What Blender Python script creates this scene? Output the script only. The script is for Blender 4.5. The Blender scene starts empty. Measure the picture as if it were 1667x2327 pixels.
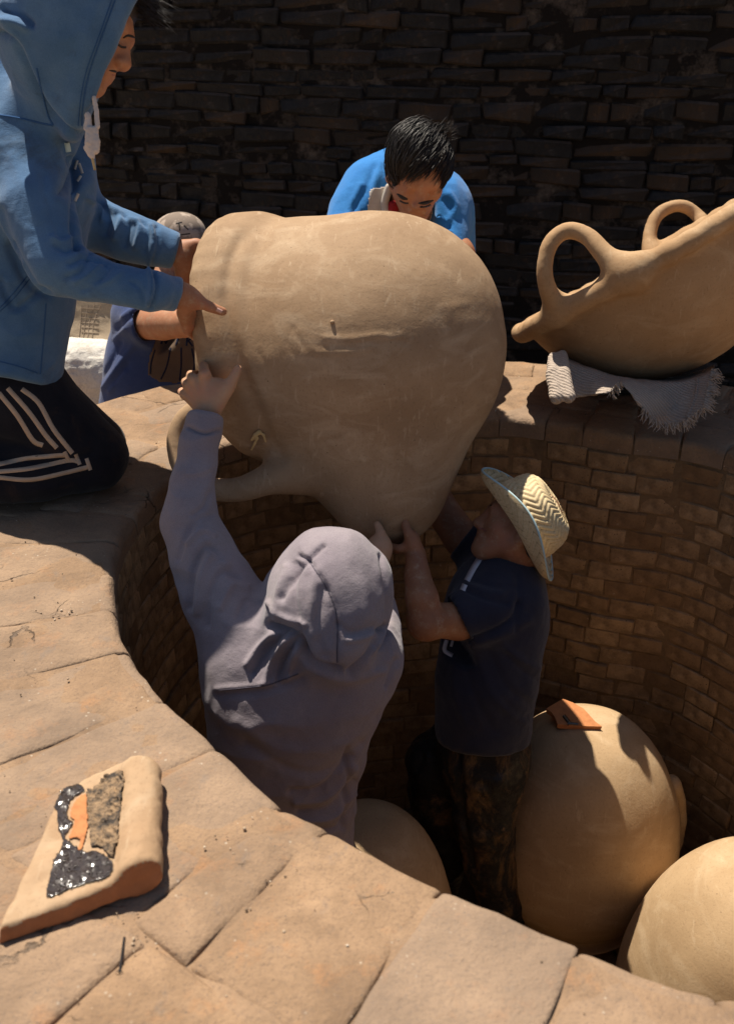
import bpy, math, random
import numpy as np
from mathutils import Vector, Matrix
from mathutils.bvhtree import BVHTree
R = math.radians
random.seed(7)
SC = bpy.context.scene
COL = SC.collection

# ------------------------------------------------------------------ camera, sky, sun, exposure
CH, PITCH, LENS = 1.1, R(27.5), 35.0
PW, PH = 1667.0, 2327.0
FPX = LENS / 36.0 * PH
cs, sn = math.cos(PITCH), math.sin(PITCH)
cam = bpy.data.cameras.new('camera')
cam.sensor_fit = 'VERTICAL'; cam.sensor_height = 36.0; cam.lens = LENS
cam.clip_start = 0.05; cam.clip_end = 2000
cam.dof.use_dof = True; cam.dof.focus_distance = 2.4; cam.dof.aperture_fstop = 5.0
camo = bpy.data.objects.new('camera', cam); COL.objects.link(camo)
camo.location = (0, 0, CH); camo.rotation_euler = (R(90) - PITCH, 0, 0)
SC.camera = camo

SUN = np.array([-0.225, 0.345, 0.93]); SUN = SUN / np.linalg.norm(SUN)
world = bpy.data.worlds.new('World'); SC.world = world; world.use_nodes = True
wn = world.node_tree; wn.nodes.clear()
sky = wn.nodes.new('ShaderNodeTexSky'); sky.sky_type = 'NISHITA'; sky.sun_disc = False; sky.dust_density = 1.3
sky.sun_elevation = math.asin(SUN[2]); sky.sun_rotation = math.atan2(SUN[0], SUN[1])
bg = wn.nodes.new('ShaderNodeBackground'); bg.inputs['Strength'].default_value = 0.05
wo = wn.nodes.new('ShaderNodeOutputWorld')
wn.links.new(sky.outputs[0], bg.inputs[0]); wn.links.new(bg.outputs[0], wo.inputs[0])
sl = bpy.data.lights.new('sun', 'SUN'); sl.energy = 5.0; sl.angle = R(0.55); sl.color = (1.0, 0.92, 0.79)
so = bpy.data.objects.new('sun', sl); COL.objects.link(so)
so.rotation_euler = Vector(SUN.tolist()).to_track_quat('Z', 'Y').to_euler()
so.location = (-3, 5, 9)
vs = SC.view_settings
vs.view_transform = 'Standard'; vs.look = 'None'; vs.gamma = 1.0; vs.use_curve_mapping = False
vs.exposure = 0.50
SC.cycles.max_bounces = 8; SC.cycles.diffuse_bounces = 4; SC.cycles.glossy_bounces = 2
SC.cycles.use_denoising = True

RIGHT = np.array([1.0, 0, 0]); FWD = np.array([0, cs, -sn]); UP = np.array([0, sn, cs])
CAMP = np.array([0, 0, CH])

def at(x, y, t):
    """the point seen at (x, y) of the photograph, t metres deep"""
    u = (x - PW / 2) / FPX; w = (y - PH / 2) / FPX
    return CAMP + t * (FWD + u * RIGHT - w * UP)
def onz(x, y, z=0.0):
    u = (x - PW / 2) / FPX; w = (y - PH / 2) / FPX
    return at(x, y, (CH - z) / (sn + cs * w))
def proj(V):
    D = np.asarray(V) - CAMP; t = D @ FWD
    return PW / 2 + FPX * (D @ RIGHT) / t, PH / 2 - FPX * (D @ UP) / t, t
def pdir(dx, dy, dt=0.0):
    """a direction given as right, down (picture) and away"""
    v = dx * RIGHT - dy * UP + dt * FWD
    return v / np.linalg.norm(v)
def unit(v):
    v = np.asarray(v, float); return v / np.linalg.norm(v)

# ------------------------------------------------------------------ objects
def tag(o, label=None, cat=None, group=None, kind=None):
    if label: o['label'] = label
    if cat: o['category'] = cat
    if group: o['group'] = group
    if kind: o['kind'] = kind
    return o
def link(name, me, parent=None):
    o = bpy.data.objects.new(name, me); COL.objects.link(o)
    if parent is not None:
        o.parent = parent
        o.matrix_parent_inverse = parent.matrix_basis.inverted()
    return o
def empty(name, loc):
    o = bpy.data.objects.new(name, None); COL.objects.link(o); o.location = tuple(loc)
    o.empty_display_size = 0.1
    return o
def mesh(name, V, F, mat, smooth=True):
    me = bpy.data.meshes.new(name)
    V = np.asarray(V, np.float32)
    if isinstance(F, np.ndarray) and F.ndim == 2:
        n, k = F.shape
        me.vertices.add(len(V)); me.vertices.foreach_set('co', V.ravel())
        me.loops.add(n * k); me.loops.foreach_set('vertex_index', F.astype(np.int32).ravel())
        me.polygons.add(n)
        me.polygons.foreach_set('loop_start', np.arange(0, n * k, k, dtype=np.int32))
        me.polygons.foreach_set('loop_total', np.full(n, k, np.int32))
        me.update(calc_edges=True)
    else:
        me.from_pydata(V.tolist(), [], [list(map(int, f)) for f in F])
    me.validate()
    if smooth:
        me.polygons.foreach_set('use_smooth', np.ones(len(me.polygons), bool))
    for m in (mat if isinstance(mat, (list, tuple)) else [mat]):
        me.materials.append(m)
    return me
def mk(name, V, F, mat, parent=None, smooth=True):
    return link(name, mesh(name, V, F, mat, smooth), parent)

# ------------------------------------------------------------------ noise
def _hash(i, j, k, seed):
    h = (i * 374761393 + j * 668265263 + k * 2147483647 + seed * 1274126177) & 0xffffffff
    h = ((h ^ (h >> 13)) * 1274126177) & 0xffffffff
    h = h ^ (h >> 16)
    return (h & 0xffff) / 32767.5 - 1.0
def vnoise(P, seed=0):
    P = np.asarray(P, float); i = np.floor(P).astype(np.int64); f = P - i
    f = f * f * (3 - 2 * f); r = 0
    for a in (0, 1):
        for b in (0, 1):
            for c in (0, 1):
                w = (f[:, 0] if a else 1 - f[:, 0]) * (f[:, 1] if b else 1 - f[:, 1]) * (f[:, 2] if c else 1 - f[:, 2])
                r = r + w * _hash(i[:, 0] + a, i[:, 1] + b, i[:, 2] + c, seed)
    return r
def fbm(P, octs=3, seed=0):
    r = 0; a = 1.0; P = np.asarray(P, float)
    for o in range(octs):
        r = r + a * vnoise(P * (2 ** o), seed + o * 17); a *= 0.5
    return r

# ------------------------------------------------------------------ implicit shapes
class Sdf:
    def __init__(s): s.p = []
    def cone(s, p, q, r0, r1=None, k=.03, sub=False, flat=None):
        s.p.append(('c', np.asarray(p, float), np.asarray(q, float), r0, r0 if r1 is None else r1, k, sub, flat)); return s
    def chain(s, pts, k=.03, sub=False, flat=None):
        s.p.append(('g', [(np.asarray(a[0], float), np.asarray(b[0], float), a[1], b[1]) for a, b in zip(pts[:-1], pts[1:])], flat, 0, 0, k, sub)); return s
    def ball(s, p, r, k=.03, sub=False): return s.cone(p, p, r, r, k, sub)
    def ell(s, c, r, M=None, k=.03, sub=False):
        s.p.append(('e', np.asarray(c, float), np.asarray(r, float), np.eye(3) if M is None else np.asarray(M, float), k, sub)); return s
    def box(s, c, hw, M=None, r=.005, k=.01, sub=False):
        s.p.append(('b', np.asarray(c, float), np.asarray(hw, float), np.eye(3) if M is None else np.asarray(M, float), r, k, sub)); return s
    def cut(s, p, n, rad=.5, k=.004):
        s.p.append(('h', np.asarray(p, float), unit(n), rad, k)); return s
    @staticmethod
    def _cone(X, Y, Z, p, q, r0, r1, flat):
        d = q - p; L = float(d @ d)
        x = X - np.float32(p[0]); y = Y - np.float32(p[1]); z = Z - np.float32(p[2])
        if flat is not None:
            # squeeze space along one axis
            a, f = flat; u = (x * a[0] + y * a[1] + z * a[2]) * (1 / f - 1)
            x = x + u * a[0]; y = y + u * a[1]; z = z + u * a[2]
            d = d + a * (d @ a) * (1 / f - 1); L = float(d @ d)
        if L > 1e-12:
            t = (x * d[0] + y * d[1] + z * d[2]) / L; sl0 = (r1 - r0) / math.sqrt(L)
            if abs(sl0) > .02:
                e2_ = np.maximum(x * x + y * y + z * z - t * t * L, 0)
                if abs(sl0) < .97: t = t + sl0 / math.sqrt(1 - sl0 * sl0) * np.sqrt(e2_ / L)
                else: t = t * 0 + (1 if r1 > r0 else 0)
            t = np.clip(t, 0, 1)
        else: t = np.float32(0)
        x = x - t * d[0]; y = y - t * d[1]; z = z - t * d[2]
        D = np.sqrt(x * x + y * y + z * z) - (r0 + (r1 - r0) * t)
        return D * min(1, flat[1]) if flat is not None else D
    @staticmethod
    def _bb(pr):
        if pr[0] == 'c':
            m = max(pr[3], pr[4]); lo = np.minimum(pr[1], pr[2]) - m; hi = np.maximum(pr[1], pr[2]) + m; k = pr[5]
        elif pr[0] == 'g':
            k = pr[5]; lo = np.min([np.minimum(a, b) - max(u, v) for a, b, u, v in pr[1]], 0); hi = np.max([np.maximum(a, b) + max(u, v) for a, b, u, v in pr[1]], 0)
        elif pr[0] == 'e': m = pr[2].max(); lo = pr[1] - m; hi = pr[1] + m; k = pr[4]
        elif pr[0] == 'b': m = np.linalg.norm(pr[2]); lo = pr[1] - m; hi = pr[1] + m; k = pr[5]
        else: lo = pr[1] - pr[3]; hi = pr[1] + pr[3]; k = pr[4]
        return lo - k, hi + k, k
    def build(s, h, relax=1):
        los, his = [], []
        for pr in s.p:
            if pr[0] == 'h' or (pr[0] in 'ceg' and pr[5 if pr[0] == 'e' else 6]) or (pr[0] == 'b' and pr[6]): continue
            lo, hi, k = s._bb(pr); los.append(lo); his.append(hi)
        lo = np.min(los, 0) - 2 * h; hi = np.max(his, 0) + 2 * h
        n = np.ceil((hi - lo) / h).astype(int) + 1
        A = np.full(n, .5, np.float32)
        for pr in s.p:
            bl, bh, k = s._bb(pr)
            i0 = np.clip(np.floor((bl - lo) / h).astype(int) - 2, 0, n - 1); i1 = np.clip(np.ceil((bh - lo) / h).astype(int) + 3, 1, n)
            if (i1 <= i0).any(): continue
            X = (lo[0] + h * np.arange(i0[0], i1[0], dtype=np.float32))[:, None, None]
            Y = (lo[1] + h * np.arange(i0[1], i1[1], dtype=np.float32))[None, :, None]
            Z = (lo[2] + h * np.arange(i0[2], i1[2], dtype=np.float32))[None, None, :]
            X = X.astype(np.float32); Y = Y.astype(np.float32); Z = Z.astype(np.float32)
            sub = False
            if pr[0] == 'c':
                _, p, q, r0, r1, k, sub, flat = pr; D = s._cone(X, Y, Z, p, q, r0, r1, flat)
            elif pr[0] == 'g':
                k, sub = pr[5], pr[6]; D = None
                for p, q, r0, r1 in pr[1]:
                    e = s._cone(X, Y, Z, p, q, r0, r1, pr[2])
                    if D is None: D = e
                    else:
                        ki = .35 * min(r0, r1); hh = np.maximum(ki - np.abs(D - e), 0) / ki; D = np.minimum(D, e) - hh * hh * ki * .12
            elif pr[0] == 'e':
                _, c, r, M, k, sub = pr
                x = X - c[0]; y = Y - c[1]; z = Z - c[2]
                u = [(x * M[i][0] + y * M[i][1] + z * M[i][2]) / r[i] for i in range(3)]
                k0 = np.sqrt(u[0] ** 2 + u[1] ** 2 + u[2] ** 2)
                k1 = np.sqrt((u[0] / r[0]) ** 2 + (u[1] / r[1]) ** 2 + (u[2] / r[2]) ** 2) + 1e-9
                D = k0 * (k0 - 1) / k1
            elif pr[0] == 'b':
                _, c, hw, M, rr, k, sub = pr
                x = X - c[0]; y = Y - c[1]; z = Z - c[2]
                u = [np.abs(x * M[i][0] + y * M[i][1] + z * M[i][2]) - (hw[i] - rr) for i in range(3)]
                D = np.sqrt(np.maximum(u[0], 0) ** 2 + np.maximum(u[1], 0) ** 2 + np.maximum(u[2], 0) ** 2) + np.minimum(np.maximum(np.maximum(u[0], u[1]), u[2]), 0) - rr
            else:
                _, p, nn, rad, k = pr; sub = True
                x = X - p[0]; y = Y - p[1]; z = Z - p[2]
                D = np.maximum(-(x * nn[0] + y * nn[1] + z * nn[2]), np.sqrt(x * x + y * y + z * z) - rad)
            sl_ = A[i0[0]:i1[0], i0[1]:i1[1], i0[2]:i1[2]]
            if sub:
                hh = np.maximum(k - np.abs(sl_ + D), 0) / k
                sl_[...] = np.maximum(sl_, -D) + hh * hh * k * .25
            else:
                hh = np.maximum(k - np.abs(sl_ - D), 0) / k
                sl_[...] = np.minimum(sl_, D) - hh * hh * k * .25
        return nets(A, lo, h, relax)

def nets(A, lo, h, relax=1):
    S = A < 0
    n = np.array(A.shape)
    c = [S[a:n[0] - 1 + a, b:n[1] - 1 + b, d:n[2] - 1 + d] for a in (0, 1) for b in (0, 1) for d in (0, 1)]
    al = c[0].copy(); an = c[0].copy()
    for q in c[1:]: al &= q; an |= q
    act = an & ~al
    ijk = np.argwhere(act)
    idx = np.full(act.shape, -1, np.int64); idx[act] = np.arange(len(ijk))
    acc = np.zeros((len(ijk), 3)); cnt = np.zeros(len(ijk))
    cor = [(a, b, d) for a in (0, 1) for b in (0, 1) for d in (0, 1)]
    val = {q: A[ijk[:, 0] + q[0], ijk[:, 1] + q[1], ijk[:, 2] + q[2]].astype(float) for q in cor}
    for q in cor:
        for ax in range(3):
            if q[ax] == 0:
                p = list(q); p[ax] = 1; p = tuple(p)
                a, b = val[q], val[p]; m = (a < 0) != (b < 0)
                t = np.where(m, a / np.where(np.abs(a - b) < 1e-12, 1, a - b), 0)
                pos = np.tile(np.array(q, float), (len(ijk), 1)); pos[:, ax] += t
                acc += pos * m[:, None]; cnt += m
    V = lo + h * (ijk + acc / cnt[:, None])
    quads = []
    for ax in range(3):
        b, d = (ax + 1) % 3, (ax + 2) % 3
        s0 = [slice(None)] * 3; s1 = [slice(None)] * 3
        s0[ax] = slice(0, n[ax] - 1); s1[ax] = slice(1, n[ax])
        e = S[tuple(s0)] != S[tuple(s1)]
        I = np.argwhere(e)
        I = I[(I[:, b] > 0) & (I[:, d] > 0) & (I[:, b] < n[b] - 1) & (I[:, d] < n[d] - 1)]
        ins = S[I[:, 0], I[:, 1], I[:, 2]]
        def g(o1, o2):
            J = I.copy(); J[:, b] -= o1; J[:, d] -= o2
            return idx[J[:, 0], J[:, 1], J[:, 2]]
        Q = np.stack([g(1, 1), g(0, 1), g(0, 0), g(1, 0)], 1)
        Q[~ins] = Q[~ins][:, ::-1]
        quads.append(Q)
    Fq = np.concatenate(quads)
    Fq = Fq[(Fq >= 0).all(1)]
    for _ in range(relax): V = lap(V, Fq)
    return V, Fq
def lap(V, F, w=.5):
    k = F.shape[1]; S = np.zeros_like(V); C = np.zeros(len(V))
    for i in range(k):
        j = (i + 1) % k
        for a, b in ((i, j), (j, i)):
            for ax in range(3): S[:, ax] += np.bincount(F[:, a], V[F[:, b], ax], len(V))
            C += np.bincount(F[:, a], minlength=len(V))
    return V * (1 - w) + w * S / np.maximum(C, 1)[:, None]
def normals(V, F):
    n = np.cross(V[F[:, 2]] - V[F[:, 0]], V[F[:, -1]] - V[F[:, 1]])
    N = np.zeros_like(V)
    for i in range(F.shape[1]):
        for ax in range(3): N[:, ax] += np.bincount(F[:, i], n[:, ax], len(V))
    return N / (np.linalg.norm(N, axis=1)[:, None] + 1e-12)
def join(*vf):
    Vs, Fs, o = [], [], 0
    for V, F in vf:
        Vs.append(V); Fs.append(F + o); o += len(V)
    return np.concatenate(Vs), np.concatenate(Fs)
def seg_dist(x, y, pts):
    best = np.full(len(x), 1e9)
    for (ax, ay), (bx, by) in zip(pts[:-1], pts[1:]):
        dx, dy = bx - ax, by - ay; L = dx * dx + dy * dy + 1e-9
        t = np.clip(((x - ax) * dx + (y - ay) * dy) / L, 0, 1)
        best = np.minimum(best, np.hypot(x - ax - t * dx, y - ay - t * dy))
    return best
def smooth_line(pts, n=8):
    """Catmull-Rom through 2-D or 3-D points"""
    P = [np.asarray(p, float) for p in pts]
    if len(P) < 3: return P
    P = [2 * P[0] - P[1]] + P + [2 * P[-1] - P[-2]]; out = []
    for i in range(1, len(P) - 2):
        a, b, c, d = P[i - 1:i + 3]
        for j in range(n):
            t = j / n
            out.append(.5 * (2 * b + (c - a) * t + (2 * a - 5 * b + 4 * c - d) * t * t + (3 * b - a - 3 * c + d) * t ** 3))
    out.append(P[-2]); return out
def sculpt(V, F, strokes):
    """press folds (negative) or raise ridges (positive) along lines on the side of the cloth that faces the photographer"""
    N = normals(V, F); x, y, t = proj(V)
    fac = np.clip(np.einsum('ij,ij->i', N, CAMP - V) / np.linalg.norm(CAMP - V, axis=1) * 3 + .3, 0, 1)
    for pts, w, amp in strokes:
        d = seg_dist(x, y, [tuple(p) for p in smooth_line(pts, 5)])
        V = V + N * (fac * amp * np.exp(-(d / w) ** 2))[:, None]
    return V
def crumple(V, F, amp=.004, scale=9., seed=3, stretch=(1, 1, 1)):
    N = normals(V, F)
    r = 1 - np.abs(fbm(V * scale * np.array(stretch), 2, seed)) * 1.6
    return V + N * (amp * r)[:, None]

# ------------------------------------------------------------------ drawing on surfaces
class Surf:
    def __init__(s, V, F): s.b = BVHTree.FromPolygons(np.asarray(V).tolist(), F.tolist() if isinstance(F, np.ndarray) else F)
    def hit(s, x, y):
        d = at(x, y, 1.0) - CAMP; d = d / np.linalg.norm(d)
        p, n, i, t = s.b.ray_cast(Vector(CAMP.tolist()), Vector(d.tolist()))
        return (None, None) if p is None else (np.array(p), np.array(n))
def ribbon(surf, pts, width, lift=.0015, thick=.0, step=5.0, taper=False):
    """a narrow band that hugs a surface; returns V, F (closed with its own thickness)"""
    P = smooth_line(pts, 6); L = [np.asarray(P[0])]
    for p in P[1:]:
        d = np.linalg.norm(p - L[-1]); m = max(1, int(d / step)); a = L[-1]
        for j in range(1, m + 1): L.append(a + (p - a) * j / m)
    V, F, prev = [], [], None
    for i, p in enumerate(L):
        a = L[max(0, i - 1)]; b = L[min(len(L) - 1, i + 1)]
        d = (b - a) / (np.linalg.norm(b - a) + 1e-9); q = np.array([-d[1], d[0]])
        w = width * (1 - abs(2 * i / (len(L) - 1) - 1) ** 2 * .8 if taper else 1)
        row = []
        for sgn in (-.5, 0, .5):
            h, n = surf.hit(*(p + q * w * sgn))
            if h is None: row = None; break
            row.append((h, n))
        if row is None: prev = None; continue
        i0 = len(V)
        for sgn, (h, n) in zip((-1, 0, 1), row): V.append(h + n * (lift + (thick if sgn == 0 else 0)))
        for sgn, (h, n) in zip((-1, 0, 1), row): V.append(h - n * .004)
        if prev is not None:
            a0, b0 = prev, i0
            F += [(a0, b0, b0 + 1, a0 + 1), (a0 + 1, b0 + 1, b0 + 2, a0 + 2), (a0, a0 + 3, b0 + 3, b0), (a0 + 2, b0 + 2, b0 + 5, a0 + 5)]
        prev = i0
    return np.array(V), np.array(F)
def inside(poly, x, y):
    r = False; j = len(poly) - 1
    for i in range(len(poly)):
        xi, yi = poly[i]; xj, yj = poly[j]
        if (yi > y) != (yj > y) and x < (xj - xi) * (y - yi) / (yj - yi) + xi: r = not r
        j = i
    return r
def patch(surf, poly, step=3.0, lift=lambda x, y: .002):
    xs = [p[0] for p in poly]; ys = [p[1] for p in poly]
    nx = int((max(xs) - min(xs)) / step) + 2; ny = int((max(ys) - min(ys)) / step) + 2
    ids, V, F = {}, [], []
    for i in range(nx):
        for j in range(ny):
            x = min(xs) + i * step; y = min(ys) + j * step
            if inside(poly, x, y):
                h, n = surf.hit(x, y)
                if h is None: continue
                ids[i, j] = len(V); V.append(h + n * lift(x, y))
    for (i, j) in list(ids):
        q = [(i, j), (i, j + 1), (i + 1, j + 1), (i + 1, j)]
        if all(k in ids for k in q):
            pts = [V[ids[k]] for k in q]
            if max(np.linalg.norm(pts[0] - p) for p in pts) < .03: F.append([ids[k] for k in q])
    V = np.array(V); F = np.array(F)
    # give it an underside so that it is a thin solid
    nv = len(V); B = np.array([v for v in V])
    edge = {}
    for f in F:
        for a, b in zip(f, np.roll(f, -1)): edge[(a, b)] = 1
    cen = CAMP
    under = B - .004 * np.array([unit(cen - v) for v in B])
    side = [[b, a, a + nv, b + nv] for (a, b) in edge if (b, a) not in edge]
    return np.concatenate([V, under]), np.concatenate([F, np.array(side)]) if side else F
def tube(pts, r, sides=6, closed_ends=True):
    P = [np.asarray(p, float) for p in pts]; n = len(P)
    rr = r if isinstance(r, (list, tuple, np.ndarray)) else [r] * n
    V, F = [], []
    ref = None
    for i in range(n):
        t = unit(P[min(i + 1, n - 1)] - P[max(i - 1, 0)] + 1e-12)
        if ref is None: ref = unit(np.cross(t, [0.31, .52, .8]))
        a = unit(ref - t * (ref @ t)); ref = a; b = np.cross(t, a)
        for k in range(sides):
            an = 2 * math.pi * k / sides
            V.append(P[i] + rr[i] * (math.cos(an) * a + math.sin(an) * b))
    for i in range(n - 1):
        for k in range(sides):
            k2 = (k + 1) % sides
            F.append([i * sides + k, i * sides + k2, (i + 1) * sides + k2, (i + 1) * sides + k])
    return np.array(V), np.array(F)
# ------------------------------------------------------------------ materials
class NB:
    def __init__(s, name):
        s.m = bpy.data.materials.new(name); s.m.use_nodes = True
        s.t = s.m.node_tree; s.b = s.t.nodes['Principled BSDF']
        s.tc = s.t.nodes.new('ShaderNodeTexCoord').outputs['Object']
        s.n = 0
    def new(s, k, **kw):
        o = s.t.nodes.new(k)
        for a, v in kw.items(): setattr(o, a, v)
        return o
    def l(s, a, b): s.t.links.new(a, b)
    def noise(s, scale, detail=4, rough=.6, stretch=None, dist=0.):
        v = s.tc
        if stretch:
            mp = s.new('ShaderNodeMapping'); mp.inputs['Scale'].default_value = stretch
            if len(stretch) == 6:
                pass
            s.l(v, mp.inputs['Vector']); v = mp.outputs[0]
        o = s.new('ShaderNodeTexNoise'); o.inputs['Scale'].default_value = scale
        o.inputs['Detail'].default_value = detail; o.inputs['Roughness'].default_value = rough
        o.inputs['Distortion'].default_value = dist
        s.l(v, o.inputs['Vector']); return o.outputs['Fac']
    def voro(s, scale, feature='F1', out='Distance'):
        o = s.new('ShaderNodeTexVoronoi', feature=feature); o.inputs['Scale'].default_value = scale
        s.l(s.tc, o.inputs['Vector']); return o.outputs[out]
    def ramp(s, fac, stops):
        o = s.new('ShaderNodeValToRGB'); e = o.color_ramp.elements
        while len(e) < len(stops): e.new(.5)
        for i, (p, c) in enumerate(stops):
            e[i].position = p
            e[i].color = (c, c, c, 1) if isinstance(c, (int, float)) else (*c, 1)
        s.l(fac, o.inputs[0]); return o.outputs[0]
    def mix(s, fac, a, b, mode='MIX'):
        o = s.new('ShaderNodeMix', data_type='RGBA', blend_type=mode)
        for v, i in ((fac, 0), (a, 6), (b, 7)):
            if isinstance(v, (int, float)): o.inputs[i].default_value = v
            elif isinstance(v, tuple): o.inputs[i].default_value = (*v, 1)
            else: s.l(v, o.inputs[i])
        return o.outputs[2]
    def math(s, op, a, b=None):
        o = s.new('ShaderNodeMath', operation=op)
        for i, v in enumerate((a, b)):
            if v is None: continue
            if isinstance(v, (int, float)): o.inputs[i].default_value = v
            else: s.l(v, o.inputs[i])
        return o.outputs[0]
    def rnd(s):
        a = s.new('ShaderNodeObjectInfo').outputs['Random']; b = s.new('ShaderNodeNewGeometry').outputs['Random Per Island']
        return s.math('FRACT', s.math('ADD', a, b))
    def out(s, col, rough=.85, bumps=(), spec=.3, sheen=0., **kw):
        if isinstance(col, tuple): s.b.inputs['Base Color'].default_value = (*col, 1)
        else: s.l(col, s.b.inputs['Base Color'])
        if isinstance(rough, (int, float)): s.b.inputs['Roughness'].default_value = rough
        else: s.l(rough, s.b.inputs['Roughness'])
        s.b.inputs['Specular IOR Level'].default_value = spec
        if sheen:
            s.b.inputs['Sheen Weight'].default_value = sheen; s.b.inputs['Sheen Roughness'].default_value = .5
        for k, v in kw.items(): s.b.inputs[k].default_value = v
        last = None
        for h, st, di in bumps:
            o = s.new('ShaderNodeBump'); o.inputs['Strength'].default_value = st; o.inputs['Distance'].default_value = di
            s.l(h, o.inputs['Height'])
            if last: s.l(last, o.inputs['Normal'])
            last = o.outputs[0]
        if last: s.l(last, s.b.inputs['Normal'])
        return s.m

def clay_mat(name, a=(.41, .275, .166), b=(.315, .203, .118), c=(.53, .39, .26)):
    n = NB(name)
    big = n.noise(5, 5, .6); st = n.noise(7, 4, .6, (1, 1, 2.5), 1.0); fine = n.noise(160, 3, .7)
    col = n.mix(n.ramp(big, [(.35, 0.), (.65, 1.)]), b, a)
    col = n.mix(n.ramp(st, [(.5, 0.), (.72, .6)]), col, c)
    scr = n.noise(22, 4, .6, (3.5, .7, 1), .8)
    col = n.mix(n.ramp(scr, [(.60, 0.), (.7, .5)]), col, c)
    sp = n.math('MULTIPLY', n.ramp(n.voro(38), [(.0, 1.), (.05, 1.), (.08, 0.)]), n.ramp(n.noise(6, 3, .6), [(.45, 0.), (.6, .7)]))
    col = n.mix(sp, col, (.12, .075, .045))
    ds = n.noise(14, 5, .7, (4, .5, 1.5), 1.2); col = n.mix(n.ramp(ds, [(.64, 0.), (.70, .35)]), col, tuple(x * .62 for x in b))
    col = n.mix(n.ramp(fine, [(.3, .35), (.45, 0.)]), col, tuple(x * .6 for x in b))
    pit = n.voro(70)
    return n.out(col, .82, [(st, .10, .006), (n.noise(30, 5, .65), .22, .005), (fine, .35, .0012), (n.ramp(pit, [(.02, 0.), (.1, 1.)]), .10, .003)], .25)
def rim_mat(name):
    n = NB(name)
    r = n.rnd()
    big = n.noise(7, 6, .65, None, .3); med = n.noise(28, 5, .7); fine = n.noise(190, 3, .7)
    col = n.mix(n.ramp(big, [(.32, 0.), (.68, 1.)]), (.205, .130, .078), (.385, .248, .148))
    col = n.mix(n.ramp(n.noise(11, 6, .75), [(.55, 0.), (.72, .6)]), col, (.42, .20, .085))
    col = n.mix(n.ramp(n.noise(16, 5, .7, (1.3, .8, 1)), [(.60, 0.), (.74, .6)]), col, (.17, .145, .13))
    col = n.mix(n.ramp(n.voro(26), [(.0, .85), (.055, .7), (.075, 0.)]), col, (.62, .53, .42)) if False else col
    ck = n.new('ShaderNodeTexVoronoi', feature='DISTANCE_TO_EDGE'); ck.inputs['Scale'].default_value = 5.5
    va = n.new('ShaderNodeVectorMath', operation='ADD'); nz_ = n.new('ShaderNodeTexNoise'); nz_.inputs['Scale'].default_value = 9; nz_.inputs['Detail'].default_value = 6
    sc_ = n.new('ShaderNodeVectorMath', operation='SCALE'); sc_.inputs['Scale'].default_value = .16
    n.l(n.tc, nz_.inputs['Vector']); n.l(nz_.outputs['Color'], sc_.inputs[0]); n.l(n.tc, va.inputs[0]); n.l(sc_.outputs[0], va.inputs[1]); n.l(va.outputs[0], ck.inputs['Vector'])
    crack = n.math('MULTIPLY', n.ramp(ck.outputs['Distance'], [(.0, 1.), (.006, .8), (.014, 0.)]), n.ramp(n.noise(4, 2, .5), [(.57, 0.), (.64, .8)]))
    col = n.mix(crack, col, (.06, .042, .03))
    spk = n.math('MULTIPLY', n.ramp(n.voro(60), [(.0, 1.), (.10, 1.), (.14, 0.)]), n.ramp(n.noise(9, 2, .5), [(.55, 0.), (.62, 1.)]))
    col = n.mix(n.math('MULTIPLY', spk, .7), col, (.55, .46, .36))
    spd = n.math('MULTIPLY', n.ramp(n.voro(85), [(.0, 1.), (.09, 1.), (.13, 0.)]), n.ramp(n.noise(13, 2, .5), [(.5, 0.), (.6, .8)]))
    col = n.mix(spd, col, (.10, .085, .075))
    col = n.mix(n.ramp(fine, [(.32, .5), (.5, 0.)]), col, (.16, .11, .08))
    col = n.mix(n.math('MULTIPLY', r, .35), col, (.26, .215, .18))
    return n.out(col, .9, [(n.math('SUBTRACT', 1.0, crack), .8, .006), (med, .9, .007), (n.noise(70, 4, .7), .6, .0035), (fine, .6, .001)], .2)
def kiln_mat(name, a=(.52, .345, .19), b=(.27, .158, .078), dirt=(.14, .085, .046)):
    n = NB(name)
    r = n.rnd()
    big = n.noise(3.2, 5, .65); med = n.noise(24, 5, .7); fine = n.noise(120, 3, .7)
    col = n.mix(r, b, a)
    col = n.mix(n.ramp(med, [(.35, .65), (.6, 0.)]), col, dirt)
    col = n.mix(n.ramp(big, [(.4, .6), (.62, 0.)]), col, dirt)
    spd = n.math('MULTIPLY', n.ramp(n.voro(75), [(.0, 1.), (.1, 1.), (.16, 0.)]), n.ramp(n.noise(13, 2, .5), [(.45, 0.), (.6, .8)]))
    col = n.mix(spd, col, (.05, .03, .02))
    col = n.mix(n.ramp(n.noise(60, 3, .6), [(.68, 0.), (.76, .6)]), col, (.5, .4, .3))
    return n.out(col, .9, [(med, 1.0, .007), (n.noise(60, 4, .7), .7, .0035), (fine, .5, .001)], .2)
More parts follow.
